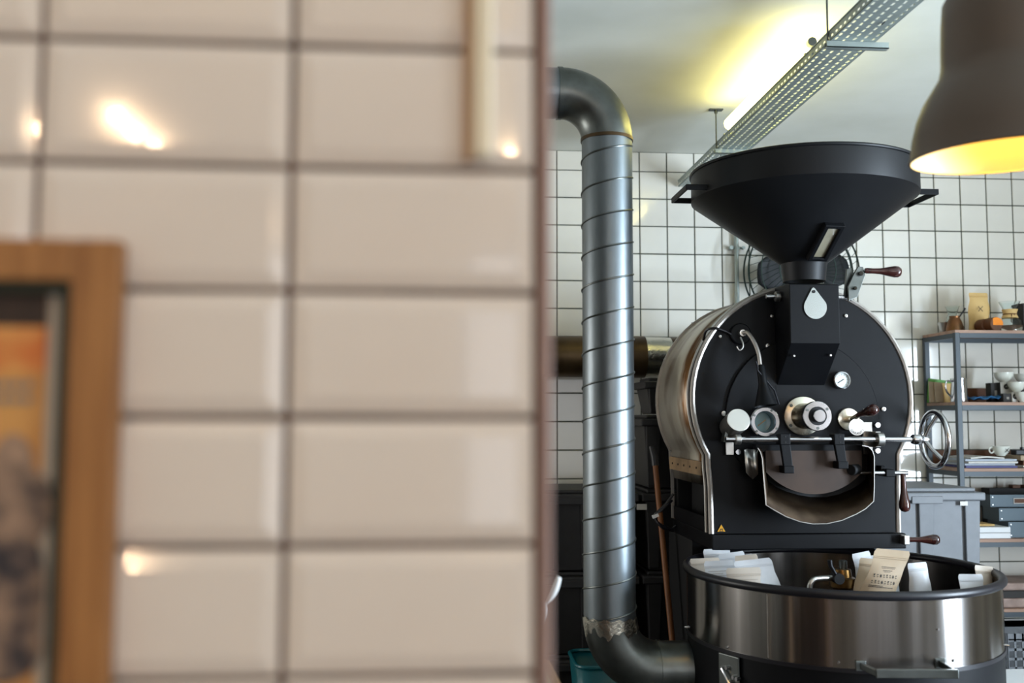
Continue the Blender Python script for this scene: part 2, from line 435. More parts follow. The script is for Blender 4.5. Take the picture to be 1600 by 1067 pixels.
# narrow cream strip hanging on the partition wall
cs = thing('wall_strip', (.032, FGY-.02, .215), 'narrow cream strip with a tan left edge hanging down the tiled wall near its corner', 'strip')
MB().box(.0265, .043, FGY-.022, FGY-.009, .214, .9).build('cream_face', 'cream', cs, bevel=.003)
MB().box(.0195, .0265, FGY-.018, FGY-.009, .210, .9).build('tan_edge', 'brownedge', cs, bevel=.002)

# ================================================================ COFFEE ROASTER
CX = 1.42; YP = 3.735
rx = thing('coffee_roaster', (CX, 3.9, FLOOR), 'large black and stainless drum coffee roaster with hopper, hand wheel and round cooling tray', 'coffee roaster')
ZC, RC = .079, .4375
def outline(off=0.0, zbot=-.44, n=44):
    r = RC+off; h = .38+off; a0 = -math.asin(min(.217/RC, 1))
    P = []
    for k in range(n+1):
        a = a0+(PI-2*a0)*k/n
        P.append((CX+r*math.cos(a), ZC+r*math.sin(a)))
    P = [(CX+.372+off, zbot), (CX+.374+off, -.26), (CX+.378+off, -.19)]+P+[(CX-.378-off, -.19), (CX-.372-off, -.26), (CX-.37-off, zbot)]
    return P
OUT = outline()
m = MB(); m.prism([(x, YP, z) for x, z in outline(-.010)], (0, .05, 0)); m.build('front_plate', 'black', rx)
m = MB(); m.tube([(x, YP+.002, z) for x, z in OUT], .0105, 8); m.build('front_trim', 'rim', rx, smooth=True, label='pale metal edge trim')
m = MB(); m.tube([(x, YP+.052, z) for x, z in outline(.004)], .0075, 8); m.build('front_trim', 'satin', rx, smooth=True, label='second polished edge trim')
o2 = outline(-.003, -.17); m = MB()
m.sheet([(x, YP+.05, z) for x, z in o2], [(x, 4.33, z) for x, z in o2]); shell = m.build('drum_shell', 'shell', rx, smooth=True, solid=.006, label='stainless shell with brown heat stains')
m = MB(); m.prism([(x, 4.30, z) for x, z in outline(-.012)], (0, .03, 0)); m.build('back_plate', 'blackmatte', rx)
m = MB()
bo = outline(.004)
m.sheet([(x, 4.33, z) for x, z in bo], [(x, 4.345, z) for x, z in bo]); m.build('back_trim', 'rim', rx, solid=.012)
m = MB()
for k, (x, z) in enumerate(outline(.006)):
    if k % 5 == 2:
        for y in (4.325,): MB().cyl((x-.004, y, z), (x+.006*((x-CX)/RC), y, z+.006*((z-ZC)/RC)), .006, seg=8).build('shell_screw', 'satin', shell)
# lower left opening
MB().box(CX-.392, CX-.384, 3.80, 4.32, -.222, -.168).build('side_strip', 'tanstrip', rx, label='tan brown strip above the dark side opening')
MB().box(CX-.30, CX+.30, 3.80, 4.29, -.43, -.05).build('inner_housing', 'blackmatte', rx)
MB().box(CX+.366, CX+.374, 3.80, 4.32, -.44, -.15).build('side_panel', 'black', rx)
MB().box(CX-.374, CX-.366, 3.80, 4.32, -.44, -.385).build('side_strip', 'black', rx)
for k in range(5): MB().cyl((CX-.395, 3.86+k*.1, -.195), (CX-.391, 3.86+k*.1, -.195), .004, seg=8).build('strip_screw', 'blackmatte', rx)
MB().box(CX-.374, CX+.392, YP-.02, 4.34, -.50, -.442).build('base_box', 'black', rx, bevel=.004)
MB().box(CX-.375, CX+.375, 4.02, 4.42, FLOOR+.002, -.50).build('lower_cabinet', 'blackmatte', rx, bevel=.005)

# ---- hopper
HX, HY = 1.415, 3.68
hz0, hz1, hz2 = .600, .852, .958
hb = MB()
hb.lathe([(.080, .530), (.086, hz0-.01), (.088, hz0), (.428, hz1), (.4285, hz1+.002), (.428, hz2), (.422, hz2), (.421, hz1+.004), (.082, hz0+.002), (.074, .535)], (HX, HY, 0), seg=96, closed=True)
hop = hb.build('hopper', 'hopper', rx, smooth=True)
m = MB(); m.tube([(HX+.4285*math.cos(k*PI/48), HY+.4285*math.sin(k*PI/48), hz2) for k in range(96)], .0065, 8, closed=True)
m.build('hopper_rim', 'hopper', hop, smooth=True)
def cone_pt(th, z, out=0.0):
    sl = (.428-.088)/(hz1-hz0); r = .088+(z-hz0)*sl
    n = Vector((math.cos(th), math.sin(th), -sl)).normalized()
    return Vector((HX+r*math.cos(th), HY+r*math.sin(th), z))+n*out
th0 = R(-84)
pa, pb = cone_pt(th0, .607), cone_pt(th0, .715)
ax = (pb-pa); L2 = ax.length/2; ax.normalize()
sl = (.428-.088)/(hz1-hz0); nn = Vector((math.cos(th0), math.sin(th0), -sl)).normalized(); sd = ax.cross(nn).normalized(); cc = (pa+pb)/2+nn*.006
m = MB()
hw = .031
for sgn in (-1, 1):
    m.obox(cc+sd*sgn*hw, ax*L2, sd*.0085, nn*.012); m.obox(cc+ax*sgn*(L2-.008), ax*.008, sd*hw, nn*.012)
m.build('sight_window_frame', 'black', hop, bevel=.003)
MB().obox(cc-nn*.002, ax*(L2-.014), sd*(hw-.008), nn*.004).build('sight_window_glass', 'hopglass', hop, label='dusty slanted sight glass')
for sgn in (-1, 1):
    m = MB(); zc = .868; ya, yb3 = HY-.115, HY+.115; xw = HX+sgn*.408; xo = HX+sgn*.492
    for y in (ya, yb3): m.box(min(xw, xo), max(xw, xo), y-.004, y+.004, zc-.011, zc+.011)
    m.box(min(xo, xo-sgn*.008), max(xo, xo-sgn*.008), ya+.004, yb3-.004, zc-.011, zc+.011)
    m.build('hopper_handle', 'black', hop, bevel=.002)

# ---- feed chute
zt = at(1265, 444, 3.567).z; zf = at(1265, 536, 3.567).z; zb = at(1260, 606, YP).z
cx0, cx1, cyf = 1.314, 1.506, 3.567
m = MB()
m.prism([(cx0, YP, zt+.006), (cx0, cyf+.03, zt+.006), (cx0, cyf, zt), (cx0, cyf, zf), (cx0, YP, zb)], (cx1-cx0, 0, 0))
ch = m.build('feed_chute', 'black', rx, bevel=.003)
MB().box(cx0-.004, cx1-.004, YP-.012, YP, zb-.036, zb+.01).build('chute_flange', 'black', ch)
ec = at(1274, 480, cyf-.004); ea = at(1271, 449, cyf-.004); rr_ = .0440
pts = []
for k in range(25):
    a = R(-205+k*230/24); pts.append((ec.x+rr_*math.cos(a), cyf-.005, ec.z+rr_*math.sin(a)))
pts.append((ea.x+.006, cyf-.005, ea.z-.004)); pts.append((ea.x, cyf-.005, ea.z)); pts.append((ea.x-.006, cyf-.005, ea.z-.004))
MB().prism(pts, (0, .004, 0)).build('drop_shaped_emblem', 'plate', ch, label='mirror polished drop shaped plate')
MB().cyl((ea.x, cyf-.009, ea.z-.016), (ea.x, cyf-.004, ea.z-.016), .006, seg=12).build('emblem_screw', 'blackmatte', ch)
m = MB()
for p in ((1241, 556), (1298, 555)):
    q = at(*p, cyf+.03); MB().cyl((q.x, q.y-.002, q.z), (q.x, q.y+.01, q.z), .004, seg=8).build('chute_screw', 'satin', ch)
# shaft + lever with wooden handle
zs = at(1270, 463, 3.64).z; sx0 = at(1197, 463, 3.66).x; sx1 = at(1334, 463, 3.64).x
lv = MB().cyl((sx0, 3.66, zs), (sx1, 3.66, zs), .0085, seg=14).build('slide_shaft', 'steel', rx, smooth=True)
MB().cyl((cx0-.022, 3.66, zs), (cx0-.006, 3.66, zs), .019, seg=18).build('shaft_collar', 'satin', lv, smooth=True)
a = at(1329, 470, 3.63); b_ = at(1333, 418, 3.63); c_ = at(1350, 420, 3.63)
m = MB()
m.prism([at(x, y, 3.632) for x, y in ((1326, 470), (1340, 464), (1352, 430), (1349, 417), (1341, 416), (1334, 428), (1325, 448))], (0, .012, 0))
m.prism([at(x, y, 3.655) for x, y in ((1319, 461), (1331, 470), (1336, 455), (1330, 418), (1323, 420))], (0, .010, 0))
m.cyl(at(1346, 427, 3.615), at(1346, 427, 3.67), .009, seg=12); m.cyl(at(1337, 450, 3.615), at(1337, 450, 3.67), .007, seg=12)
m.build('lever_bracket', 'galvdark', lv, bevel=.002, label='worn steel toggle bracket')
def handle(name, p0, p1, r, parent, mt='woodred', label=None):
    p0 = Vector(p0); p1 = Vector(p1); L = (p1-p0).length
    prof = [(.42*r, 0), (.50*r, L*.06), (.46*r, L*.22), (.52*r, L*.42), (.78*r, L*.62), (1.0*r, L*.80), (.95*r, L*.90), (.66*r, L*.97), (.15*r, L)]
    return MB().lathe(prof, p0, p1-p0, 20).build(name, mt, parent, smooth=True, label=label)
handle('wooden_handle', at(1351, 423, 3.63), at(1409, 425, 3.61), .0225, lv, label='dark red-brown wooden handle')

# ---- front discs, dials
dc = at(1253, 652, YP)
disc = MB().lathe([(.306, 0), (.306, .008), (.303, .011)], (dc.x, YP, dc.z), (0, -1, 0), 72).build('drum_front_disc', 'black', rx, smooth=True)
FP = YP-.011
def fcyl(px, py, Yb, Yf, r0, r1=None, seg=28, dz=0.0):
    q = at(px, py, Yb); return MB().cyl((q.x, Yb, q.z), (q.x, Yf, q.z+dz), r0, r1, seg)
def knob_ring(px, py, Y, R_, r_, mt, name, parent, depth=.008, label=None):
    q = at(px, py, Y)
    return MB().lathe([(R_, 0), (R_, -depth), (r_, -depth), (r_, 0)], (q.x, Y, q.z), (0, 1, 0), 32, closed=True).build(name, mt, parent, smooth=True, label=label)
# main sight dial
q = at(1254, 650, FP)
dial = MB().lathe([(.076, 0), (.076, .009), (.073, .011)], (q.x, FP, q.z), (0, -1, 0), 40).build('sight_tube', 'brassy', rx, smooth=True, label='heat stained steel flange and tube')
MB().cyl((q.x, FP-.01, q.z), (q.x, 3.59, q.z), .050, .047, 32).build('tube_body', 'brassy', dial, smooth=True)
MB().cyl((q.x, 3.592, q.z), (q.x, 3.572, q.z), .0555, None, 40).build('tube_cap', 'steel', dial, bevel=.002, smooth=True)
MB().cyl((q.x, 3.573, q.z), (q.x, 3.5705, q.z), .035, None, 32).build('cap_groove', 'blackmatte', dial)
MB().cyl((q.x, 3.571, q.z), (q.x, 3.550, q.z), .0235, None, 28).build('cap_knob', 'steel', dial, bevel=.002, smooth=True)
for a in (150, 35, -90):
    MB().cyl((q.x+.045*math.cos(R(a)), 3.5725, q.z+.045*math.sin(R(a))), (q.x+.045*math.cos(R(a)), 3.570, q.z+.045*math.sin(R(a))), .0055, seg=10).build('cap_bolt', 'galvdark', dial)
for a in (140, 215, 330, 45):
    MB().cyl((q.x+.064*math.cos(R(a)), FP-.01, q.z+.064*math.sin(R(a))), (q.x+.064*math.cos(R(a)), FP-.014, q.z+.064*math.sin(R(a))), .0065, seg=10).build('flange_bolt', 'galvdark', dial)
# round glass port
q = at(1188, 659, FP)
port = MB().lathe([(.058, 0), (.058, -.055), (.054, -.060), (.042, -.060), (.039, -.055), (.039, 0)], (q.x, FP, q.z), (0, 1, 0), 40, closed=True).build('sight_port', 'steel', rx, smooth=True, label='bright steel ring of a round port')
pf = MB().cyl((q.x, FP, q.z), (q.x, FP-.008, q.z), .0385, None, 32).build('port_glass', 'tealface', port, label='teal dial face')
MB().obox((q.x+.002, FP-.010, q.z-.004), (.016, 0, .012), (0, .0006, 0), (-.0008, 0, .001)).build('dial_needle', 'brass', port)
for a in (60, 150, 225, 330): MB().cyl((q.x+.05*math.cos(R(a)), FP-.058, q.z+.05*math.sin(R(a))), (q.x+.05*math.cos(R(a)), FP-.063, q.z+.05*math.sin(R(a))), .0045, seg=10).build('port_bolt', 'galvdark', port)
# trier cap cylinder
q = at(1141, 668, FP)
tr = MB().cyl((q.x, FP, q.z), (q.x, 3.615, q.z+.030), .043, .0445, 32).build('sample_trier', 'satin', rx, smooth=True, bevel=.002, label='stubby steel cylinder with a flat round cap')
MB().obox((q.x-.032, FP-.03, q.z-.034), (.004, 0, .02), (0, .02, 0), (.006, 0, 0)).build('trier_lug', 'galvdark', tr)
# small thermometer
q = at(1312, 594.5, FP)
tm = MB().lathe([(.034, 0), (.034, -.026), (.030, -.028), (.028, -.022), (.028, 0)], (q.x, FP, q.z), (0, 1, 0), 32, closed=True).build('thermometer', 'steel', rx, smooth=True)
tfc = MB().cyl((q.x, FP, q.z), (q.x, FP-.020, q.z), .029, None, 28).build('gauge_face', 'gaugeface', tm)
m = MB(); m.obox((q.x-.004, FP-.0215, q.z-.003), (.013, 0, .008), (0, .0004, 0), (-.0007, 0, .001))
for k in range(11):
    a = R(225-k*27); m.obox((q.x+.023*math.cos(a), FP-.0208, q.z+.023*math.sin(a)), (.0025*math.cos(a), 0, .0025*math.sin(a)), (0, .0003, 0), (-.0005*math.sin(a), 0, .0005*math.cos(a)))
m.build('gauge_marks', 'ink', tm)
# damper dial with lever
q = at(1325, 655, FP)
dm = MB().lathe([(.044, 0), (.044, .008), (.042, .010)], (q.x, FP, q.z), (0, -1, 0), 32).build('damper_dial', 'brassy', rx, smooth=True, label='stained steel disc of the small lever dial')
MB().cyl((q.x, FP-.008, q.z), (q.x, FP-.04, q.z), .014, None, 20).build('damper_hub', 'brassy', dm, smooth=True)
g = at(1339, 667, 3.665)
MB().cyl((g.x, 3.668, g.z), (g.x, 3.664, g.z), .0325, None, 32).build('engraved_disc', 'satin', dm)
m = MB()
for k, c in enumerate('GARANTI'):
    a = R(-150+k*20.5); add_text(m, c, .0125, (g.x+.0255*math.cos(a), 3.6632, g.z+.0255*math.sin(a)), rot=a+PI/2)
m.build('engraved_letters', 'ink', dm)
MB().cyl((q.x-.004, FP-.03, q.z-.004), at(1352, 642, 3.62), .0095, .0105, 16).build('lever_arm', 'brassy', dm, smooth=True)
p0 = at(1340, 649, 3.65); p1 = at(1369, 638.5, 3.56)
MB().lathe([(.009, 0), (.011, .03), (.018, .055), (.0215, .075), (.021, .09), (.014, .10), (.003, .104)], p0, (p1-p0), 22).build('lever_knob', 'woodred', dm, smooth=True, label='dark brown knob')

# ---- work lamp on a goose neck
q = at(1156, 522, YP)
lb = MB().lathe([(.042, 0), (.042, .010), (.038, .014)], (q.x, YP, q.z), (0, -1, 0), 32).build('work_lamp', 'black', rx, smooth=True, label='round black base of the goose neck lamp')
MB().cyl((q.x+.002, YP-.012, q.z+.002), (q.x+.002, YP-.035, q.z+.002), .015, .013, 20).build('lamp_ferrule', 'satin', lb, smooth=True)
m = MB(); m.tube(bezier([(q.x+.002, YP-.03, q.z+.002), at(1168, 520, 3.68), at(1178, 534, 3.65), at(1185, 552, 3.63), at(1188, 572, 3.62)], 8), .0078, 10)
m.build('goose_neck', M['rim'], lb, smooth=True, label='pale flexible neck')
p0 = at(1188, 570, 3.62); p1 = at(1197, 634, 3.60)
m = MB(); L = (p1-p0).length; m.lathe([(.011, 0), (.015, .006), (.017, L*.45), (.018, L*.5), (.043, L), (.041, L), (.016, L*.5), (.009, .01)], p0, p1-p0, 28, closed=True)
m.build('lamp_head', 'black', lb, smooth=True, label='black cone lamp head')
m = MB(); m.tube([at(1181+3*math.sin(k), 565+k*7, 3.60) for k in range(3)]+[at(1210, 610, 3.615), at(1217, 632, 3.62)], .0035, 6); m.build('lamp_cable', 'blackrubber', lb, smooth=True)
m = MB(); m.tube(bezier([at(1157, 527, 3.69), at(1161, 537, 3.68), at(1160, 544, 3.68), at(1155, 547, 3.68), at(1151, 541, 3.68)], 6), .0035, 8)
m.build('lamp_hook', 'satin', lb, smooth=True)
m = MB(); m.tube(bezier([at(1098, 534, 3.79), at(1104, 516, 3.745), at(1118, 513, 3.72), at(1132, 517, 3.72), at(1142, 522, 3.725)], 6), .005, 8)
m.build('lamp_feed_cable', 'blackrubber', lb, smooth=True)

# ---- screws on the front plate
for (x, y, r_) in ((1207, 493.5, .0065), (1200.5, 540, .0085), (1211, 555, .0065), (1323, 493, .0065), (1298.5, 618, .0075), (1382, 639, .0085), (1126, 525.5, .006), (1218, 634, .010), (1214, 619, .006), (1132, 646, .010)):
    p = at(x, y, FP)
    MB().lathe([(r_, 0), (r_, .006), (r_*.45, .007), (r_*.45, .004)], (p.x, YP, p.z), (0, -1, 0), 14).build('plate_screw', 'satin', rx, smooth=True)

# ---- horizontal door shaft, hand wheel
YR = 3.62
zr = at(1290, 686.5, YR).z
xr0 = at(1134, 687, YR).x; xr1 = at(1442, 685, YR).x
sh = MB().cyl((xr0, YR, zr), (xr1, YR, zr), .0095, None, 18).build('door_shaft', 'steel', rx, smooth=True)
bx = at(1153, 690, YR).x
m = MB(); m.cyl((bx-.010, YR, zr), (bx+.010, YR, zr), .019, None, 20); m.box(bx-.010, bx+.010, YR, FP, zr-.012, zr+.012); m.box(bx-.018, bx+.014, YP-.02, FP, zr-.062, zr-.012)
m.build('shaft_bracket', 'satin', sh, bevel=.002, smooth=True)
q = at(1152, 706, FP-.01); MB().cyl((q.x, YP-.02, q.z), (q.x, YP-.036, q.z), .010, None, 16).build('bracket_bolt', 'steel', sh, smooth=True)
bx = at(1374, 684, YR).x
m = MB(); m.cyl((bx-.013, YR, zr), (bx+.013, YR, zr), .027, None, 24); m.box(bx-.013, bx+.008, YR+.004, FP, zr-.03, zr+.03); m.box(bx-.022, bx+.016, FP-.012, FP, zr-.06, zr+.066)
m.build('shaft_bracket', 'satin', sh, bevel=.002, smooth=True)
for yy_ in (664, 704):
    q = at(1369.5, yy_, FP-.012); MB().cyl((q.x, FP-.010, q.z), (q.x, FP-.026, q.z), .0115, .010, 18).build('bracket_bolt', 'steel', sh, smooth=True)
wx = at(1460, 684, YR).x; hx0 = at(1425, 684, YR).x
wh = MB().lathe([(.017, 0), (.020, .004), (.020, .030), (.016, .034), (.016, .060), (.012, .066)], (hx0, YR, zr), (1, 0, 0), 28).build('wheel_hub', 'steel', sh, smooth=True)
wr = .103
MB().tube([(wx, YR+wr*math.cos(k*PI/28), zr+wr*math.sin(k*PI/28)) for k in range(56)], .0115, 12, closed=True).build('hand_wheel_rim', 'steel', sh, smooth=True, label='chrome hand wheel rim')
for a in (110, 230, -10):
    ca, sa = math.cos(R(a)), math.sin(R(a))
    MB().tube([(hx0+.050, YR+.008*ca, zr+.008*sa), (hx0+.062, YR+.05*ca, zr+.05*sa), (wx, YR+wr*ca, zr+wr*sa)], [.010, .008, .0085], 10).build('wheel_spoke', 'steel', sh, smooth=True)

# ---- discharge door hanging from the shaft
dq = at(1271, 668, 3.655); rd = .252; zc_ = at(1271, 704, 3.655).z
pts = []
a0 = math.asin((zc_-dq.z)/rd)
for k in range(33):
    a = a0-(PI+2*a0)*k/32
    a = -PI-a0 + (PI+2*a0)*k/32 if False else a0-(PI+2*a0)*k/32
    x = dq.x+rd*math.cos(a); z = dq.z+rd*math.sin(a)
    x = max(min(x, at(1346, 700, 3.655).x), at(1196, 700, 3.655).x)
    pts.append((x, 3.655, z))
MB().prism(pts, (0, .014, 0)).build('discharge_door', 'doorplate', sh, label='sooty dark brown discharge door')
MB().box(at(1180, 700, 3.67).x, at(1346, 700, 3.67).x, 3.66, 3.70, at(1270, 706, 3.67).z, at(1270, 694, 3.67).z).build('door_bar', 'black', sh, bevel=.002)
for (xa, xb, yb_) in ((1224, 1228, 734), (1308, 1312, 727)):
    p0 = at(xa, 686, YR); p1 = at(xb, yb_, 3.63)
    m = MB(); m.box(p0.x-.020, p0.x+.020, YR-.022, YR+.026, zr-.020, zr+.022)
    m.hexa([(p0.x-.018, YR-.020, zr-.018), (p0.x+.020, YR-.020, zr-.018), (p0.x+.020, YR-.002, zr-.018), (p0.x-.018, YR-.002, zr-.018)],
           [(p1.x-.015, 3.605, p1.z), (p1.x+.020, 3.605, p1.z), (p1.x+.020, 3.62, p1.z), (p1.x-.015, 3.62, p1.z)])
    m.box(p1.x-.018, p1.x+.022, 3.600, 3.652, p1.z-.012, p1.z+.016)
    m.build('door_arm', 'black', sh, bevel=.003)
m = MB()
for xa in (1224, 1309):
    for dz in (-.010, .011):
        p0 = at(xa, 686, YR); MB().cyl((p0.x, YR-.0225, zr+dz), (p0.x, YR-.0235, zr+dz), .0035, seg=10).build('grub_screw', 'blackmatte', sh)

# ---- discharge chute (open spout under the door)
fo = [(1184, 700), (1188, 706), (1191, 716), (1193, 740), (1197, 789), (1210, 797), (1228, 807), (1250, 815), (1270, 818.5), (1292, 818), (1315, 813), (1338, 803), (1352, 795), (1365, 783), (1366, 760), (1366, 730), (1366, 713), (1363, 704), (1357, 698), (1347, 696)]
bo_ = [(1192, 700), (1194, 706), (1196, 716), (1198, 735), (1200, 752), (1212, 761), (1228, 768), (1248, 774), (1268, 777), (1290, 777), (1310, 773), (1330, 765), (1342, 758), (1352, 750), (1355, 740), (1356, 728), (1356, 713), (1354, 704), (1350, 698), (1344, 696)]
FA = [at(x, y, 3.595) for x, y in fo]; BA = [at(x, y, FP-.001) for x, y in bo_]
m = MB()
mid = [a.lerp(b, .5) for a, b in zip(FA, BA)]
m.grid([FA, mid, BA]); sp = m.build('discharge_chute', 'scoop', rx, smooth=True, solid=.003, label='coffee stained steel discharge chute')
MB().tube(FA, .0022, 6).build('chute_lip', 'satin', sp, smooth=True, label='bright chute edge')
m = MB(); m.prism([p+Vector((0, .0005, 0)) for p in BA], (0, .002, 0)); m.build('drum_opening', 'blackmatte', sp)
# polished trough beside the chute
c = [(1163, 703), (1168, 701), (1173, 702), (1178, 702), (1184, 704)]
d_ = [(1166, 738), (1170, 743), (1176, 748.5), (1181, 745), (1184.5, 740)]
m = MB(); A_ = [at(x, y, 3.66+[.0, .008, .016, .008, 0][i]) for i, (x, y) in enumerate(c)]; B_ = [at(x, y, 3.66+[.0, .008, .016, .008, 0][i]) for i, (x, y) in enumerate(d_)]
m.grid([A_, B_]); m.build('polished_trough', 'satin', rx, smooth=True, solid=.003, label='bright pointed steel trough')

# ---- short lower shaft with lever
z2 = at(1380, 739, 3.66).z
s2 = MB().cyl(at(1343, 739, 3.66), at(1418, 739, 3.66), .0085, None, 16).build('lower_shaft', 'steel', rx, smooth=True)
m = MB(); p = at(1389, 738, 3.66); m.box(p.x-.018, p.x+.018, 3.645, 3.72, p.z-.016, p.z+.012); m.box(p.x-.022, p.x-.004, 3.68, 3.725, p.z, p.z+.024); m.build('shaft_clamp', 'black', s2, bevel=.003)
p = at(1335, 734, 3.65); MB().cyl(p+Vector((-.018, -.012, 0)), p+Vector((.018, .012, .002)), .020, None, 22).build('door_latch_knob', 'blackmatte', s2, bevel=.003, smooth=True)
handle('wooden_handle', at(1411, 741, 3.655), at(1414, 800, 3.63), .021, s2, label='dark brown hanging wooden handle')
handle('wooden_handle', at(1416, 843, 3.70), at(1469, 843, 3.67), .020, rx, label='dark brown wooden handle at the base')
m = MB(); p = at(1417, 843, 3.7); m.box(p.x-.02, p.x+.002, 3.68, 3.74, p.z-.018, p.z+.018); m.build('handle_mount', 'satin', rx, bevel=.003)
# warning triangle
wc = at(1127, 826, YP-.002); s_ = .0205
tri = [(wc.x+s_*math.cos(R(a)), YP-.003, wc.z-.002+s_*math.sin(R(a))) for a in (90, 210, 330)]
wsn = MB().prism(tri, (0, .002, 0)).build('warning_sign', 'ink', rx)
MB().prism([((p[0]-wc.x)*.88+wc.x, YP-.0036, (p[2]-wc.z+.002)*.88+wc.z-.002) for p in tri], (0, .0008, 0)).build('yellow_triangle', 'yellow', wsn, label='yellow triangle')
m = MB()
m.box(wc.x-.008, wc.x+.008, YP-.0044, YP-.0037, wc.z-.0105, wc.z-.0085)
m.obox((wc.x, YP-.004, wc.z-.0015), (.0055, 0, .0008), (0, .0003, 0), (0, 0, .0017)); m.obox((wc.x-.005, YP-.004, wc.z-.005), (.001, 0, .0028), (0, .0003, 0), (.0012, 0, 0)); m.obox((wc.x+.004, YP-.004, wc.z-.005), (.001, 0, .0028), (0, .0003, 0), (.0012, 0, 0))
m.build('hand_symbol', 'ink', wsn)

# ---- cooling drum
TX, TY = CX, 3.44
ct = MB(); ct.lathe([(.528, -.752), (.528, -.540), (.524, -.536), (.519, -.540), (.519, -.742)], (TX, TY, 0), seg=128, cap=False)
tray = ct.build('cooling_drum', 'brushed', rx, smooth=True, label='brushed stainless cooling drum wall', origin=(TX, TY, 0))
MB().tube([(TX+.5285*math.cos(k*PI/64), TY+.5285*math.sin(k*PI/64), -.534) for k in range(128)], .0145, 12, closed=True).build('drum_rim', 'blackrubber', tray, smooth=True, label='thick black drum rim')
MB().lathe([(.519, -.746), (.519, -.740), (.03, -.740), (.03, -.746)], (TX, TY, 0), seg=96, closed=True).build('drum_floor', 'doorplate', tray, smooth=True)
MB().lathe([(.531, -.765), (.531, -.752), (.52, -.752), (.52, -.765)], (TX, TY, 0), seg=96, closed=True).build('seam_ring', 'blackrubber', tray, smooth=True)
MB().lathe([(.527, -1.12), (.527, -.765), (.50, -.765), (.50, -1.12)], (TX, TY, 0), seg=96, closed=True).build('drum_base', 'black', tray, smooth=True, label='black lower half of the drum')
for (dx, dy) in ((-.3, -.3), (.3, -.3)):
    MB().cyl((TX+dx, TY+dy, FLOOR+.002), (TX+dx, TY+dy, -1.12), .03, None, 16).build('drum_leg', 'blackmatte', tray, smooth=True)
MB().box(TX-.42, TX+.42, TY-.02, TY+.02, -1.14, -1.118).build('drum_cross_beam', 'blackmatte', tray)
MB().box(TX-.25, TX+.25, TY-.3, TY+.4, -1.13, -1.10).build('drum_tray_bottom', 'blackmatte', tray)
def drum_pt(px, py, rad):
    d = at(px, py, 1.0); # intersect vertical cylinder, near side
    a = d.x**2+d.y**2; b = -2*(d.x*TX+d.y*TY); c = TX**2+TY**2-rad**2
    t = (-b-math.sqrt(max(b*b-4*a*c, 0)))/(2*a); return d*t
for (x, y, r_) in ((1136.5, 1011, .005), (1310, 1035, .0055), (1490, 1032, .0065), (1465, 983, .004)):
    p = drum_pt(x, y, .528); n = Vector((p.x-TX, p.y-TY, 0)).normalized()
    MB().cyl(p-n*.002, p+n*.005, r_, r_*.7, 10).build('drum_rivet', 'steel', tray, smooth=True)
for (x, y) in ((1070, 976), (1574, 1004)):
    a = math.atan2(.15, -1) if x < 1300 else math.atan2(-.52, .85)
    n = Vector((math.cos(a), math.sin(a), 0)); z = at(x, y, 3.56 if x < 1300 else 3.2).z
    p = Vector((TX, TY, 0))+n*.528; p.z = z
    MB().cyl(p-n*.002, p+n*.012, .005, .004, 10).build('drum_rivet', 'steel', tray, smooth=True)
# seam line on the drum
p = drum_pt(1198, 900, .529); n = Vector((p.x-TX, p.y-TY, 0)).normalized(); tg = Vector((-n.y, n.x, 0))
MB().obox((p.x, p.y, -.65), tg*.0012, n*.0008, (0, 0, .098)).build('drum_seam', 'rim', tray)
# handle bar at the front
p0 = drum_pt(1345, 1040, .53); p1 = drum_pt(1468, 1036, .53)
m = MB(); o_ = Vector((0, -.075, -.012))
hz = Vector((0, 0, .007))
for p in (p0, p1):
    n = Vector((p.x-TX, p.y-TY, 0)).normalized()
    m.obox(p, (.016, 0, 0), n*.005, (0, 0, .015))
q0 = p0+Vector((.018, -.075, -.004)); q1 = p1+Vector((.006, -.085, -.004)); q1.z = q0.z = min(q0.z, q1.z)
for a, b in ((p0, q0), (p1, q1)):
    d = (b-a)/2; sn = d.cross(Vector((0, 0, 1))).normalized(); m.obox((a+b)/2, d*1.03, sn*.005, (0, 0, .010))
d = (q1-q0)/2; sn = d.cross(Vector((0, 0, 1))).normalized(); m.obox((q0+q1)/2, d*1.05, sn*.005, (0, 0, .013))
m.build('drum_handle', 'galvdark', tray, bevel=.002, label='flat steel grab handle')
# side latch
m = MB(); a = R(208); n = Vector((math.cos(a), math.sin(a), 0)); tg = Vector((-n.y, n.x, 0)); c0 = Vector((TX, TY, -.84))+n*.534
m.obox(c0, tg*.045, n*.004, (0, 0, .075)); m.build('latch_plate', 'galvdark', tray, bevel=.003)
m = MB()
for (u, z) in ((-.02, .03), (.0, .035), (.03, .012), (.045, .01), (.015, -.005), (.032, -.035), (.045, -.04)): MB().cyl(c0+tg*u+Vector((0, 0, z)), c0+tg*u+n*.016+Vector((0, 0, z)), .0065, .006, 10).build('latch_bolt', 'steel', tray, smooth=True)
m.tube([c0+tg*-.02+n*.014+Vector((0, 0, .03)), c0+tg*.015+n*.02+Vector((0, 0, -.005)), c0+tg*.035+n*.014+Vector((0, 0, -.035))], .004, 8)
m.build('latch_wire', 'steel', tray, smooth=True)
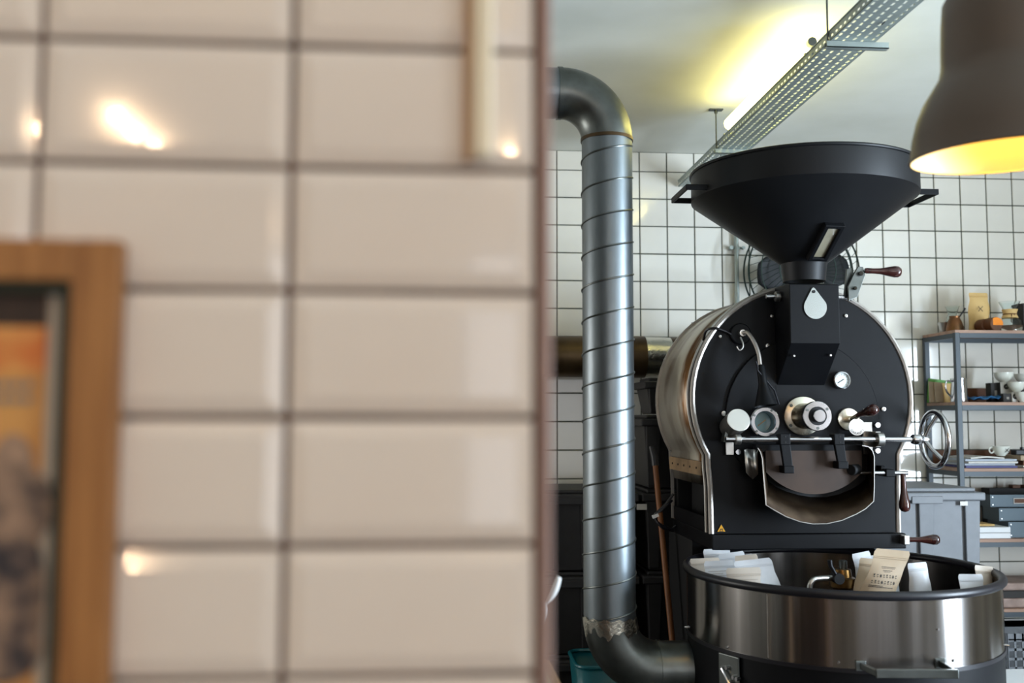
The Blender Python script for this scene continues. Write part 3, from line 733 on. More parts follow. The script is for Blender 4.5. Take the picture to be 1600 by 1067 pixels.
# agitator hub with bent sample arm
hq = at(1306, 905, 3.44)
hub = MB().lathe([(.052, 0), (.052, .02), (.036, .03), (.033, .135), (.045, .145), (.045, .175), (.034, .180), (.030, .205), (.022, .207)], (TX+.018, 3.44, -.738), (0, 0, 1), 28).build('agitator_hub', 'brass', tray, smooth=True, label='aged brass agitator hub')
MB().lathe([(.014, 0), (.014, .028), (.011, .030)], (TX+.022, 3.44, -.532), (0, 0, 1), 16).build('hub_cap', 'galvdark', hub, smooth=True)
m = MB(); m.tube(bezier([(TX-.018, 3.42, -.560), (TX-.08, 3.40, -.558), (TX-.110, 3.39, -.564), (TX-.122, 3.388, -.60), (TX-.123, 3.386, -.735)], 6), .0095, 10)
m.build('agitator_arm', 'satin', hub, smooth=True)
m = MB(); m.cyl((TX-.012, 3.39, -.56), (TX-.012, 3.44, -.56), .019, None, 20); m.build('arm_clamp', 'blackmatte', hub, smooth=True)
m = MB(); m.tube([(TX-.022, 3.40, -.545), (TX-.04, 3.40, -.515), (TX-.042, 3.40, -.495)], [.006, .008, .0085], 10); m.build('clamp_lever', 'blackrubber', hub, smooth=True)
m = MB()
for sgn in (-1, 1): m.obox((TX+.018, 3.44+sgn*.28, -.715), (.004, 0, 0), (0, .2, 0), (0, 0, .02))
m.build('agitator_blades', 'galvdark', hub)

# ================================================================ COFFEE BAGS in the drum
def bag(name, label, px0, px1, ptop, Y, mt, zbot=-.737, roll=0.0, lean=0.06, yaw=0.0, depth=.042, printed=0, cat='bag', group=None, flare=0.05, wave=.004, shear=0.0):
    a = at(px0, ptop, Y); b = at(px1, ptop, Y); w_ = (b.x-a.x); cx_ = (a.x+b.x)/2; h = a.z-zbot
    NZ, NX = 26, 8
    h = h/max(.7, math.cos(roll)*math.cos(lean))-abs(math.sin(roll))*w_*.5
    RM = Matrix.Rotation(yaw, 4, 'Z') @ Matrix.Rotation(roll, 4, 'Y') @ Matrix.Rotation(-lean, 4, 'X')
    tv = RM @ Vector((0, 0, h))
    M4 = Matrix.Translation((cx_-tv.x, Y-tv.y, (a.z+b.z)/2-tv.z)) @ RM
    th = thing(name, (cx_, Y, zbot), label, cat, group)
    rnd = random.Random(int(px0*7+ptop))
    ph = rnd.random()*6
    def prof(t): # thickness over height
        return depth*(math.sin(min(t/.42, 1)*PI/2)**.6*(1 if t < .42 else max(0, 1-((t-.42)/.50))**.8))+.0022
    def P(s, t, side):
        ww = w_*(1-.07*math.exp(-((t-.80)/.10)**2)+flare*(1-t))
        e = (1-abs(2*s-1)**3)
        y = side*prof(t)*.5*(e*.92+.08)+.004*math.sin(ph+9*t+3*s)*min(t*2, 1)+wave*math.sin(2.2*PI*t)*t
        ww *= (1+.02*math.sin(ph+11*t))*(1-.09*max(0, (t-.965)/.035)**2)
        return M4 @ Vector(((s-.5)*ww-shear*(1-t)*h, y, t*h))
    m = MB()
    F = m.grid([[P(j/NX, i/NZ, -1) for j in range(NX+1)] for i in range(NZ+1)])
    B = m.grid([[P(j/NX, i/NZ, 1) for j in range(NX+1)] for i in range(NZ+1)])
    bm = m.bm
    for i in range(NZ):
        bm.faces.new((F[i][0], F[i+1][0], B[i+1][0], B[i][0])); bm.faces.new((F[i][NX], B[i][NX], B[i+1][NX], F[i+1][NX]))
    for j in range(NX):
        bm.faces.new((F[0][j], B[0][j], B[0][j+1], F[0][j+1])); bm.faces.new((F[NZ][j], F[NZ][j+1], B[NZ][j+1], B[NZ][j]))
    m.build('pouch', mt, th, smooth=True)
    # crimped seal ridges
    m = MB()
    for t in (.895, .915):
        row = [P(j/8, t, -1)+(M4.to_3x3() @ Vector((0, -.0012, 0))) for j in range(9)]
        m.tube(row, .0011, 5)
    m.build('seal_ridge', mt, th, smooth=True)
    if printed:
        m = MB(); nrm = M4.to_3x3() @ Vector((0, -1, 0)); u = M4.to_3x3() @ Vector((1, 0, 0)); v = M4.to_3x3() @ Vector((0, 0, 1))
        def line(s0, s1, t, hh=.0011):
            k = 6
            A = [P(s0+(s1-s0)*i/k, t+hh/h, -1)+nrm*.0012 for i in range(k+1)]; Bq = [P(s0+(s1-s0)*i/k, t-hh/h, -1)+nrm*.0012 for i in range(k+1)]
            m.sheet(A, Bq)
        if printed == 2:
            line(.28, .72, .80, .0008); line(.30, .70, .785, .0006); line(.36, .64, .76, .0009); line(.40, .60, .745, .0006)
            for r_ in range(2):
                for k in range(8):
                    s = .14+k*.092; t = .695-r_*.07
                    kind = (k*3+r_) % 4
                    line(s, s+.03, t+.012, .0018 if kind else .003); line(s+.008, s+.05, t-.010, .0012)
                    if kind == 2: line(s, s+.045, t, .0022)
            line(.12, .5, .585, .0009); line(.12, .82, .57, .0009)
        else:
            line(.10, .9, .84, .0007); line(.12, .6, .80, .0007); line(.12, .75, .77, .0007)
        m.build('printed_text', 'ink' if printed == 2 else 'greyink', th)
    return th
G1 = 'flat coffee bags standing at the left of the cooling drum'
bag('coffee_bag', 'white coffee bag at the back left of the drum, topmost of the left bags', 1098, 1141, 857, 3.72, 'whitebag', roll=-.05)
bag('coffee_bag', 'cream topped coffee bag leaning at the far left against the drum rim', 1077, 1125, 872, 3.61, 'creambag', roll=-.03)
bag('coffee_bag', 'white coffee bag with a slanting top behind the row of left bags', 1122, 1163, 863, 3.66, 'whitebag', roll=-.12)
bag('coffee_bag', 'pale bag second from the left rim, overlapping the far left cream bag', 1100, 1146, 876, 3.52, 'whitebag', roll=-.04, printed=1)
bag('coffee_bag', 'cream bag with a rounded corner poking out behind the large white bag', 1148, 1183, 867, 3.58, 'creambag', roll=-.10)
bag('coffee_bag', 'large white bag leaning right, nearest the middle of the left bags', 1146, 1204, 874, 3.42, 'whitebag', roll=-.10, lean=.10, shear=-.22)
bag('coffee_bag', 'low cream bag with a white label lying in front of the left bags', 1134, 1190, 887, 3.30, 'creambag', roll=.0, lean=-.10, printed=1)
bag('coffee_bag', 'bright white bag behind the tall kraft bag, right of the brass hub', 1330, 1360, 863, 3.52, 'whitebag', roll=-.16)
bag('coffee_bag', 'white bag just visible behind the top of the tall kraft bag', 1352, 1400, 867, 3.63, 'whitebag', roll=-.04)
bag('coffee_bag', 'pale kraft bag leaning left, half hidden by the tall printed kraft bag', 1343, 1380, 873, 3.40, 'palekraft', roll=.12, shear=.12)
bag('coffee_bag', 'tall kraft bag printed with small black icons and lines, leaning right', 1370, 1424, 859, 3.24, 'palekraft', roll=.10, lean=.10, printed=2, flare=.06, wave=.012, shear=.40)
bag('coffee_bag', 'white crumpled bag standing to the right of the tall kraft bag', 1417, 1449, 879, 3.30, 'whitebag', roll=-.05)
bag('coffee_bag', 'small silvery white bag at the right of the drum, the lower of the right pair', 1498, 1535, 897, 3.22, 'whitebag', roll=.0)
bag('coffee_bag', 'white bag with a kraft lower half at the far right against the drum rim', 1524, 1552, 884, 3.32, 'creambag', roll=.10)

# ================================================================ SPIRAL DUCT
DX, DY, DR = .612, 3.50, .0925
ztop = 1.1025; rb = .172; zE = ztop-.09+.0   # axis heights
zA = at(868, 146, DY).z                      # axis of the top horizontal run
du = thing('spiral_duct', (DX, DY, FLOOR), 'galvanised spiral ventilation duct rising in front of the tiled wall with bent ends', 'duct')
zv1 = zA-rb; zB = at(1050, 1043, DY).z; zv0 = zB+rb
NS = 40
m = MB()
prof = [(DR, zv0), (DR, zv1)]
m.lathe([(DR, zv0+(zv1-zv0)*k/24) for k in range(25)], (DX, DY, 0), seg=64, cap=False)
m.build('duct_pipe', 'galv', du, smooth=True, label='straight galvanised spiral pipe')
pitch = .1185
m = MB(); pts = []
n = int((zv1-zv0)/pitch*40)
for k in range(n+1):
    a = -2*PI*k/40+1.1; pts.append((DX+(DR+.0008)*math.cos(a), DY+(DR+.0008)*math.sin(a), zv1-k*pitch/40))
m.tube(pts, .0036, 6); m.build('spiral_seam', 'galvdark', du, smooth=True)
def elbow(c, a0, a1, n=16):
    return [Vector((c[0]+rb*math.cos(a0+(a1-a0)*k/n), DY, c[1]+rb*math.sin(a0+(a1-a0)*k/n))) for k in range(n+1)]
m = MB(); m.tube(elbow((DX-rb, zv1), 0, PI/2), DR+.0015, 48, cap=False); m.build('duct_elbow', 'galvdark', du, smooth=True, label='smooth grey top elbow')
m = MB(); m.tube([(DX-rb, DY, zA), (XL+.01, DY, zA)], DR, 48, cap=False); m.build('duct_run', 'galv', du, smooth=True)
m = MB(); m.tube([(DX-rb+.004, DY, zA), (DX-rb-.012, DY, zA)], DR+.004, 48); m.build('joint_collar', 'galvdark', du, smooth=True)
m = MB(); m.tube([(DX, DY, zv1-.006), (DX, DY, zv1+.006)], DR+.004, 48); m.build('joint_collar', 'browntube', du, smooth=True, label='rusty brown joint')
m = MB(); m.tube(elbow((DX+rb, zv0), PI, 1.5*PI), DR+.0015, 48, cap=False); m.build('duct_elbow', 'galvdark', du, smooth=True, label='dark bottom elbow')
m = MB(); m.tube([(DX+rb, DY, zB), (.893, DY, zB)], DR, 48, cap=False); m.build('duct_run', 'galvdark', du, smooth=True)
m = MB(); m.tube([(DX+rb-.004, DY, zB), (DX+rb+.010, DY, zB)], DR+.004, 48); m.build('joint_collar', 'galvdark', du, smooth=True)
m = MB(); n = 64
rows = []
for i in range(6):
    t = i/5; rows.append([(DX+(DR+.004)*math.cos(2*PI*k/n)+t*t*.006, DY+(DR+.004)*math.sin(2*PI*k/n), zv0+.012-t*(.052+.012*math.sin(k*.6)+.008*math.sin(k*1.7))+.004*math.sin(k*1.3)*(1-t)) for k in range(n+1)])
m.grid(rows); m.build('foil_tape', 'tapefoil', du, smooth=True, label='crinkled foil tape round the lower joint')

# horizontal brown flue behind
fl = thing('flue_pipe', (.9, 4.98, .315), 'dark brown horizontal flue pipe running to the back of the roaster', 'duct')
zf_ = .316; ry = 4.97; rf_ = .105
MB().tube([(XL+.01, ry, zf_), (1.0, ry, zf_)], rf_, 40, cap=False).build('flue_tube', 'browntube', fl, smooth=True)
MB().tube([(.985, ry, zf_), (1.055, ry, zf_)], rf_+.003, 40).build('flue_collar', 'browntube', fl, smooth=True)
MB().tube([(1.055, ry, zf_), (1.19, ry, zf_)], [rf_-.001, rf_-.003], 40, cap=False).build('foil_section', 'tapefoil', fl, smooth=True, label='crinkled silver foil section')
MB().tube([(1.19, ry, zf_), (1.6, ry, zf_)], rf_, 40).build('flue_tube', 'browntube', fl, smooth=True)

# ================================================================ CABLE TRAY under the ceiling
trx0, trx1, trz = 1.287, 1.442, 1.25
tt = thing('cable_tray', (1.364, 4.0, trz), 'perforated zinc cable tray hanging under the ceiling, running to the tiled wall', 'cable tray')
y0_, y1_ = 1.6, 5.135
m = MB(); rows_ = [.014, .045, .076, .107, .138]; sw = .0045
edges = [0]+[c+s*sw for c in rows_ for s in (-1, 1)]+[trx1-trx0]
for i in range(0, len(edges), 2): m.box(trx0+edges[i], trx0+edges[i+1], y0_, y1_, trz, trz+.0015)
ny = int((y1_-y0_)/.034)
for i, c in enumerate(rows_):
    for k in range(ny):
        y = y0_+k*.034+(.017 if i % 2 else 0)
        m.box(trx0+c-sw, trx0+c+sw, y, y+.012, trz, trz+.0015)
m.build('perforated_base', 'traymetal', tt)
m = MB()
for x in (trx0, trx1-.0015):
    m.box(x, x+.0015, y0_, y1_, trz, trz+.009); m.box(x, x+.0015, y0_, y1_, trz+.017, trz+.032)
    for k in range(ny): m.box(x, x+.0015, y0_+k*.034, y0_+k*.034+.016, trz+.009, trz+.017)
    m.box(x-.003, x+.0045, y0_, y1_, trz+.032, trz+.035)
m.build('side_flange', 'traymetal', tt)
m = MB()
for y in (2.0, 2.9, 3.4, 3.9, 4.5):
    m.tube([(trx0+.10+.01*math.sin(y*9), y, trz-.002), (trx0+.104, y+.012, trz-.006), (trx0+.108, y+.024, trz-.002)], .002, 6)
m.build('cable_ties', 'blackrubber', tt, smooth=True)
for yb_ in (3.08, 4.39, 1.9):
    hb_ = MB(); hb_.box(trx0-.012, trx1+.045, yb_-.012, yb_+.012, trz-.022, trz-.019); hb_.box(trx0-.012, trx1+.045, yb_-.012, yb_-.009, trz-.022, trz-.001); hb_.box(trx0-.012, trx1+.045, yb_+.009, yb_+.012, trz-.022, trz-.001)
    hg = hb_.build('hanger_channel', 'traymetal', tt)
    MB().cyl((trx0-.004, yb_, trz-.02), (trx0-.004, yb_, CEIL), .0035, None, 8).build('threaded_rod', 'galvdark', hg)
    m = MB(); m.box(trx0-.035, trx0+.027, yb_-.014, yb_+.014, CEIL-.006, CEIL); m.cyl((trx0-.004, yb_, CEIL-.02), (trx0-.004, yb_, CEIL-.006), .008, None, 10); m.build('rod_foot', 'galvdark', hg)
# fluorescent lamp beside the tray
fl2 = thing('tube_light', (1.318, 3.8, 1.29), 'glowing yellow-white tube light fixed along the left edge of the cable tray', 'light')
ty0, ty1, tx, tz = 3.32, 4.28, 1.318, 1.338
MB().cyl((tx, ty0, tz), (tx, ty1, tz), .030, None, 20).build('glowing_tube', 'tube', fl2, smooth=True)
for y in (ty0-.022, ty1): MB().cyl((tx, y, tz), (tx, y+.022, tz), .017, None, 16).build('tube_cap', 'galvdark', fl2, smooth=True)
m = MB()
for y in (ty0-.02, ty1+.01): m.box(tx-.03, tx+.03, y-.006, y+.006, trz+.036, trz+.044); m.box(tx-.006, tx+.006, y-.006, y+.006, trz+.044, tz-.02)
m.build('tube_bracket', 'galvdark', fl2)

# ================================================================ PENDANT LAMP
def pendant(loc, tilt, scale, label, group=None, bulb='bulb', cordlen=1.0, shade='lampshade'):
    x, y, z = loc
    t = thing('pendant_lamp', loc, label, 'lamp', group)
    k = scale
    ax_ = Vector((-tilt[0], -tilt[1], 1)).normalized()
    prof = [(.205, 0), (.2065, .004), (.203, .012), (.198, .05), (.188, .09), (.172, .128), (.152, .160), (.138, .182), (.1335, .205), (.1325, .24), (.130, .30), (.126, .345), (.112, .37), (.07, .385), (.02, .39)]
    inner = [(r_-.003, h-.003 if i else 0) for i, (r_, h) in enumerate(prof)]
    m = MB(); m.lathe([(a*k, b*k) for a, b in prof], loc, ax_, 64, cap=False); m.build('lamp_shade', shade, t, smooth=True, label='dark taupe bell shade')
    m = MB(); m.lathe([((a-.004)*k, b*k+.0005) for a, b in prof[:-1]]+[(.001, .38*k)], loc, ax_, 64, cap=False); m.build('shade_lining', 'lampinner', t, smooth=True, label='pale glowing inside of the shade')
    top_ = Vector(loc)+ax_*.385*k
    MB().cyl(top_, top_+ax_*.05, .022*k, .014*k, 16).build('cord_grip', 'blackrubber', t, smooth=True)
    MB().tube([top_+ax_*.04, Vector((top_.x, top_.y, CEIL))], .0035, 8).build('cord', 'blackrubber', t, smooth=True)
    bp = Vector(loc)+ax_*.15*k
    MB().ball(bp, .033, seg=16).build('light_bulb', bulb, t, smooth=True)
    MB().cyl(bp+ax_*.03, bp+ax_*.2*k, .018, None, 16).build('lamp_socket', 'white', t, smooth=True)
    return t
pendant((1.235, 2.0, .568), (.03, .05), 1.0, 'large dark taupe bell pendant lamp glowing yellow inside, hanging at the upper right')
# bare bulbs of the serving side behind the camera (reflected in the tiles; last three added for warm drum streaks)
for k, (bx_, by_, bz_) in enumerate(((-1.02, -1.50, .965), (-1.02, -1.68, .965), (-1.02, -1.92, .985), (.26, -2.1, 1.03), (.85, -2.3, .9), (1.35, -2.9, .9), (2.0, -2.5, .9))):
    t = thing('bulb_pendant', (bx_, by_, bz_), ['bare warm bulb on a cord nearest the partition wall', 'bare warm bulb in the middle of the row of three', 'bare warm bulb farthest from the partition wall in its row', 'single bare warm bulb hanging straight behind the camera', 'added bare warm bulb nearest the camera on the right behind it', 'added bare warm bulb farthest back behind the camera', 'added bare warm bulb closest to the right wall behind the camera'][k], 'lamp')
    MB().ball((bx_, by_, bz_), .026, seg=16).build('glass_bulb', 'bulb2', t, smooth=True)
    MB().cyl((bx_, by_, bz_+.036), (bx_, by_, bz_+.09), .018, None, 14).build('lamp_socket', 'blackrubber', t, smooth=True)
    MB().tube([(bx_, by_, bz_+.085), (bx_, by_, CEIL)], .003, 6).build('cord', 'blackrubber', t)

# ================================================================ WALL FAN and pipe
fc = Vector((1.912, 5.0, .775)); fr_ = .298
fn = thing('wall_fan', (fc.x, 5.14, fc.z), 'round wire-caged wall fan with dark blades behind the hopper', 'fan')
m = MB()
m.tube([(fc.x+fr_*math.cos(k*PI/40), fc.y-.03, fc.z+fr_*math.sin(k*PI/40)) for k in range(80)], .0045, 6, closed=True)
m.tube([(fc.x+fr_*math.cos(k*PI/40), fc.y+.05, fc.z+fr_*math.sin(k*PI/40)) for k in range(80)], .0045, 6, closed=True)
m.tube([(fc.x+.15*math.cos(k*PI/30), fc.y-.085, fc.z+.15*math.sin(k*PI/30)) for k in range(60)], .003, 5, closed=True)
m.tube([(fc.x+.24*math.cos(k*PI/30), fc.y-.062, fc.z+.24*math.sin(k*PI/30)) for k in range(60)], .003, 5, closed=True)
for k in range(44):
    a = 2*PI*k/44; a2 = a+.35
    m.tube([(fc.x+.05*math.cos(a), fc.y-.095, fc.z+.05*math.sin(a)), (fc.x+.16*math.cos(a+.12), fc.y-.085, fc.z+.16*math.sin(a+.12)), (fc.x+.26*math.cos(a2-.06), fc.y-.055, fc.z+.26*math.sin(a2-.06)), (fc.x+fr_*math.cos(a2), fc.y-.03, fc.z+fr_*math.sin(a2))], .0014, 4)
m.build('wire_guard', 'fanwire', fn, smooth=True)
for k in range(4):
    a0 = R(4+90*k); rows = []
    for i in range(9):
        r_ = .05+.20*i/8; wdt = .62*math.sin(PI*(.18+.74*i/8))**.8
        rows.append([(fc.x+r_*math.cos(a0+wdt*(j/6-.5)*2), fc.y-.02+.03*(j/6-.5), fc.z+r_*math.sin(a0+wdt*(j/6-.5)*2)) for j in range(7)])
    m = MB(); m.grid(rows); m.build('fan_blade', 'fan', fn, smooth=True, solid=.003)
MB().lathe([(.055, 0), (.055, .04), (.04, .055), (.01, .06)], (fc.x, fc.y-.04, fc.z), (0, -1, 0), 24).build('fan_hub', 'fan', fn, smooth=True)
MB().cyl((fc.x, fc.y-.04, fc.z), (fc.x, 5.144, fc.z), .045, .06, 20).build('fan_motor', 'fan', fn, smooth=True)
wp = thing('wall_pipe', (1.598, 5.125, FLOOR), 'thin grey vertical pipe clamped to the tiled wall left of the fan', 'pipe')
MB().cyl((1.598, 5.12, FLOOR+.3), (1.598, 5.12, 1.1), .0115, None, 14).build('pipe_tube', 'traymetal', wp, smooth=True)
m = MB(); p = at(1150, 387, 5.12); m.box(p.x-.03, p.x+.04, 5.128, 5.14, p.z-.006, p.z+.006); m.cyl((p.x-.028, 5.13, p.z), (p.x-.028, 5.11, p.z), .012, None, 10); m.cyl((p.x+.04, 5.13, p.z), (p.x+.04, 5.11, p.z), .009, None, 10); m.build('pipe_clamp', 'traymetal', wp, bevel=.002)

# ================================================================ STORAGE TOTES
def tote(x0, x1, y0, y1, z0, h, mt, label, group=None, ribs=3, lab=None):
    t = thing('storage_tote', ((x0+x1)/2, (y0+y1)/2, z0), label, 'storage box', group)
    zt_ = z0+h-.055; tp = .03
    m = MB(); m.hexa([(x0+tp, y0+tp, z0), (x1-tp, y0+tp, z0), (x1-tp, y1-tp, z0), (x0+tp, y1-tp, z0)], [(x0+.008, y0+.008, zt_), (x1-.008, y0+.008, zt_), (x1-.008, y1-.008, zt_), (x0+.008, y1-.008, zt_)])
    w3 = (x1-x0)
    for k in range(ribs+1):
        xc = x0+.05+(w3-.1)*k/ribs; hw_ = .035
        m.hexa([(xc-hw_*.7, y0+tp-.016, z0+.01), (xc+hw_*.7, y0+tp-.016, z0+.01), (xc+hw_*.7, y0+tp+.02, z0+.01), (xc-hw_*.7, y0+tp+.02, z0+.01)],
               [(xc-hw_, y0-.006, zt_-.0), (xc+hw_, y0-.006, zt_-.0), (xc+hw_, y0+.03, zt_), (xc-hw_, y0+.03, zt_)])
    m.build('tote_body', mt, t, bevel=.004)
    m = MB(); m.box(x0-.008, x1+.008, y0-.012, y1+.01, zt_, zt_+.035); m.box(x0+.02, x1-.02, y0+.02, y1-.02, zt_+.035, z0+h-.002)
    m.build('tote_lid', mt, t, bevel=.006)
    m = MB(); xc = (x0+x1)/2; m.box(xc-.07, xc+.07, y0-.016, y0+.01, zt_-.012, zt_+.02); m.build('lid_clip', mt, t, bevel=.003)
    if lab:
        m = MB(); lx, lz, ls = lab; m.obox((lx, y0-.0075, lz), (ls, 0, 0), (0, .0006, 0), (0, 0, ls*.55 if ls < .03 else ls*1.2)); m.build('paper_label', 'paper', t, label='small white label')
    return t
hT = .379
zl = [-.327-hT*(k+1) for k in range(3)]
names = ['topmost', 'second from the top', 'lowest visible']
for k in range(2, -1, -1):
    z0 = max(zl[k], FLOOR+.002) if k == 2 else zl[k]
    h_ = hT-.004 if k < 2 else (zl[1]-z0-.002)
    tote(.28, .93, 4.56, 5.05, z0, h_, 'darktote', 'dark grey storage tote behind the duct, %s of the left stack' % names[k])
    tote(.96, 1.01+.55, 4.56, 5.05, z0, h_, 'darktote', 'dark grey storage tote right of the duct, %s in the lower stack' % names[k], lab=(at(1003, 792, 4.55).x, at(1003, 792, 4.55).z, .024) if k == 0 else None)
tote(.96, 1.56, 4.56, 5.05, -.325, .345, 'darktote', 'dark grey storage tote standing on the right lower stack, below the flue')
tote(.98, 1.54, 4.58, 4.84, .022, .175, 'darktote', 'shallow dark grey tote on top of the right stack beside the flue')
# light grey tall tote right of the roaster
zt2 = at(1500, 762, 4.15).z
tote(1.86, 2.375, 4.15, 4.66, zt2-.62, .62, 'greytote', 'large light grey tote with a lid right of the roaster', ribs=2, lab=(at(1508.5, 787, 4.13).x, at(1508.5, 787, 4.13).z, .017))
tote(1.86, 2.375, 4.15, 4.66, FLOOR+.002, zt2-.62-FLOOR-.004, 'greytote', 'light grey tote at floor level under the large one', ribs=2)

# pole, cable and teal bin at the left
bp_ = thing('wooden_pole', (.99, 4.35, FLOOR), 'orange-brown wooden tool handle leaning beside the roaster', 'tool')
p0 = at(1044, 935, 4.2); p1 = at(1024, 728, 4.35); dd = (p0-p1).normalized()
pbot = p1+dd*((FLOOR+.01-p1.z)/dd.z)
MB().cyl(pbot, p1, .0135, .0125, 14).build('pole', 'broomwood', bp_, smooth=True)
MB().tube([p1, p1-dd*.04, p1-dd*.09+Vector((-.01, 0, 0))], [.016, .017, .012], 12).build('pole_grip', 'blackrubber', bp_, smooth=True, label='black grip end')
cb = MB(); cb.tube(bezier([at(1052, 772, 4.12), at(1040, 788, 4.11), at(1024, 805, 4.10), at(1030, 818, 4.10), at(1048, 826, 4.11), at(1056, 822, 4.12)], 8), .006, 8)
cb.tube(bezier([at(1050, 782, 4.12), at(1036, 796, 4.09), at(1022, 806, 4.09), at(1034, 824, 4.09), at(1052, 830, 4.12)], 8), .005, 8)
cb.build('cable_loop', 'blackrubber', rx, smooth=True)
MB().obox(at(1024, 806, 4.085), (.012, 0, .005), (0, .008, 0), (-.002, 0, .006)).build('cable_tie', 'white', rx)
bn = thing('plastic_bin', (.70, 4.1, FLOOR), 'teal plastic bin on the floor behind the bottom of the duct', 'bin')
def rrect(cx_, cy_, hx, hy, r_, z, n=5):
    P = []
    for (sx_, sy_, a0) in ((1, 1, 0), (-1, 1, 90), (-1, -1, 180), (1, -1, 270)):
        for k in range(n+1):
            a = R(a0+90*k/n); P.append(Vector((cx_+sx_*(hx-r_)+r_*math.cos(a), cy_+sy_*(hy-r_)+r_*math.sin(a), z)))
    return P
bc = (.735, 4.12); ztb = at(905, 1046, 3.95).z
m = MB(); A_ = rrect(*bc, .13, .11, .04, FLOOR+.005); B_ = rrect(*bc, .17, .15, .05, ztb)
m.sheet(A_+[A_[0]], B_+[B_[0]]); m.bm.faces.new([m.bm.verts.new(p) for p in A_]); m.build('bin_body', 'teal', bn, smooth=True, solid=.004)
m = MB(); m.tube(B_, .008, 8, closed=True); m.build('bin_rim', 'teal', bn, smooth=True)

# table at the bottom left with a cup of spoons
tb = thing('side_table', (-.3, 1.9, FLOOR), 'brown wooden table top at the bottom edge left of the duct', 'table')
MB().box(-.9, .285, 1.3, 2.50, -.635, -.603).build('table_top', 'tabletop', tb, bevel=.003)
for (x, y) in ((-.85, 1.35), (.235, 1.35), (-.85, 2.45), (.235, 2.45)): MB().box(x-.02, x+.02, y-.02, y+.02, FLOOR+.002, -.635).build('table_leg', 'tabletop', tb)
MB().box(-.5, .262, 1.9, 2.44, -.6025, -.597).build('table_mat', 'mat', bpy.data.objects[tb.name], label='olive mat on the table')
cpx = .205; cpy = 2.30
cu = thing('plastic_cup', (cpx, cpy, -.596), 'translucent ribbed plastic cup standing on the brown table', 'cup')
zr_ = at(855, 962, cpy).z
m = MB(); m.lathe([(.030, -.596), (.0415, zr_), (.0435, zr_+.002), (.0405, zr_-.002), (.029, -.592), (.001, -.592)], (cpx, cpy, 0), seg=32, cap=False)
m.build('cup_wall', 'clearplastic', cu, smooth=True)
m = MB()
for k in range(4): m.tube([(cpx+(.0395-.001*k)*math.cos(i*PI/16), cpy+(.0395-.001*k)*math.sin(i*PI/16), zr_-.02-.009*k) for i in range(32)], .0014, 5, closed=True)
m.build('cup_ribs', 'clearplastic', cu, smooth=True)
def spoon(lbl, p0, p1, bw, bend):
    p0 = Vector(p0); p1 = Vector(p1); d = (p1-p0); sd_ = Vector((d.z, 0, -d.x)).normalized()
    m = MB(); A = []; B = []
    for i in range(11):
        t = i/10; c = p0+d*t+sd_*bend*math.sin(PI*t); wv = bw*(.35+.65*math.sin(PI*min(1, max(0, (t-.35)/.75)))**.7)
        A.append(c-sd_*wv); B.append(c+sd_*wv)
    m.sheet(A, B); o = m.build('plastic_scoop', 'white', solid=.003, smooth=True, label=lbl, cat='scoop'); return o
spoon('white plastic scoop with a long curved blade sticking out of the cup', at(840, 960, cpy), at(874, 901, cpy), .0078, .008)
spoon('short white plastic scoop in the cup, below the long one', at(848, 985, cpy-.012), at(852, 941, cpy-.012), .007, .003)

# white cupboard top at the bottom right
wt = thing('white_cabinet', (2.55, 3.75, FLOOR), 'low white cabinet at the bottom right corner beside the drum', 'cabinet')
ztc = at(1590, 1050, 3.75).z
MB().box(2.12, 2.95, 3.35, 3.80, FLOOR+.002, ztc-.025).build('cabinet_body', 'white', wt, bevel=.004)
MB().box(2.10, 2.97, 3.33, 3.80, ztc-.025, ztc).build('cabinet_top', 'white', wt, bevel=.004)

# ================================================================ SHELF
SX0, SX1, SYF, SYB = 2.622, 3.52, 4.785, 5.125
sf = thing('shelving_unit', ((SX0+SX1)/2, 4.95, FLOOR), 'open shelving unit with blue-grey metal frame and wooden boards at the right', 'shelf')
PW = .026
for x in (SX0, SX1-PW):
    for y in (SYF, SYB-PW): MB().box(x, x+PW, y, y+PW, FLOOR+.002, at(1560, 520, SYF).z).build('post', 'shelfmetal', sf, bevel=.002)
levels = [at(1560, y, SYF).z for y in (517, 629.5, 733, 843.5, 953)]
for i, z in enumerate(levels):
    MB().box(SX0+.002, SX1-.002, SYF+.002, SYB-.002, z-.012, z+.004).build('shelf_board', 'shelfwood', sf, bevel=.001)
    m = MB(); m.box(SX0+PW, SX1-PW, SYF, SYF+.012, z-.036, z-.012); m.box(SX0+PW, SX1-PW, SYB-.012, SYB, z-.036, z-.012)
    m.box(SX0, SX0+.012, SYF+PW, SYB-PW, z-.036, z-.012); m.box(SX1-.012, SX1, SYF+PW, SYB-PW, z-.036, z-.012)
    m.build('shelf_rail', 'shelfmetal', sf)
for z in (levels[1], levels[2]): MB().box(SX0+.03, SX1-.03, SYB-.012, SYB-.006, z+.004, z+.085).build('back_board', 'brownwood', sf, label='brown board behind the shelf')
ZL = [z+.0042 for z in levels]
Ym = 4.90
def X(px, Y=Ym): return at(px, 600, Y).x
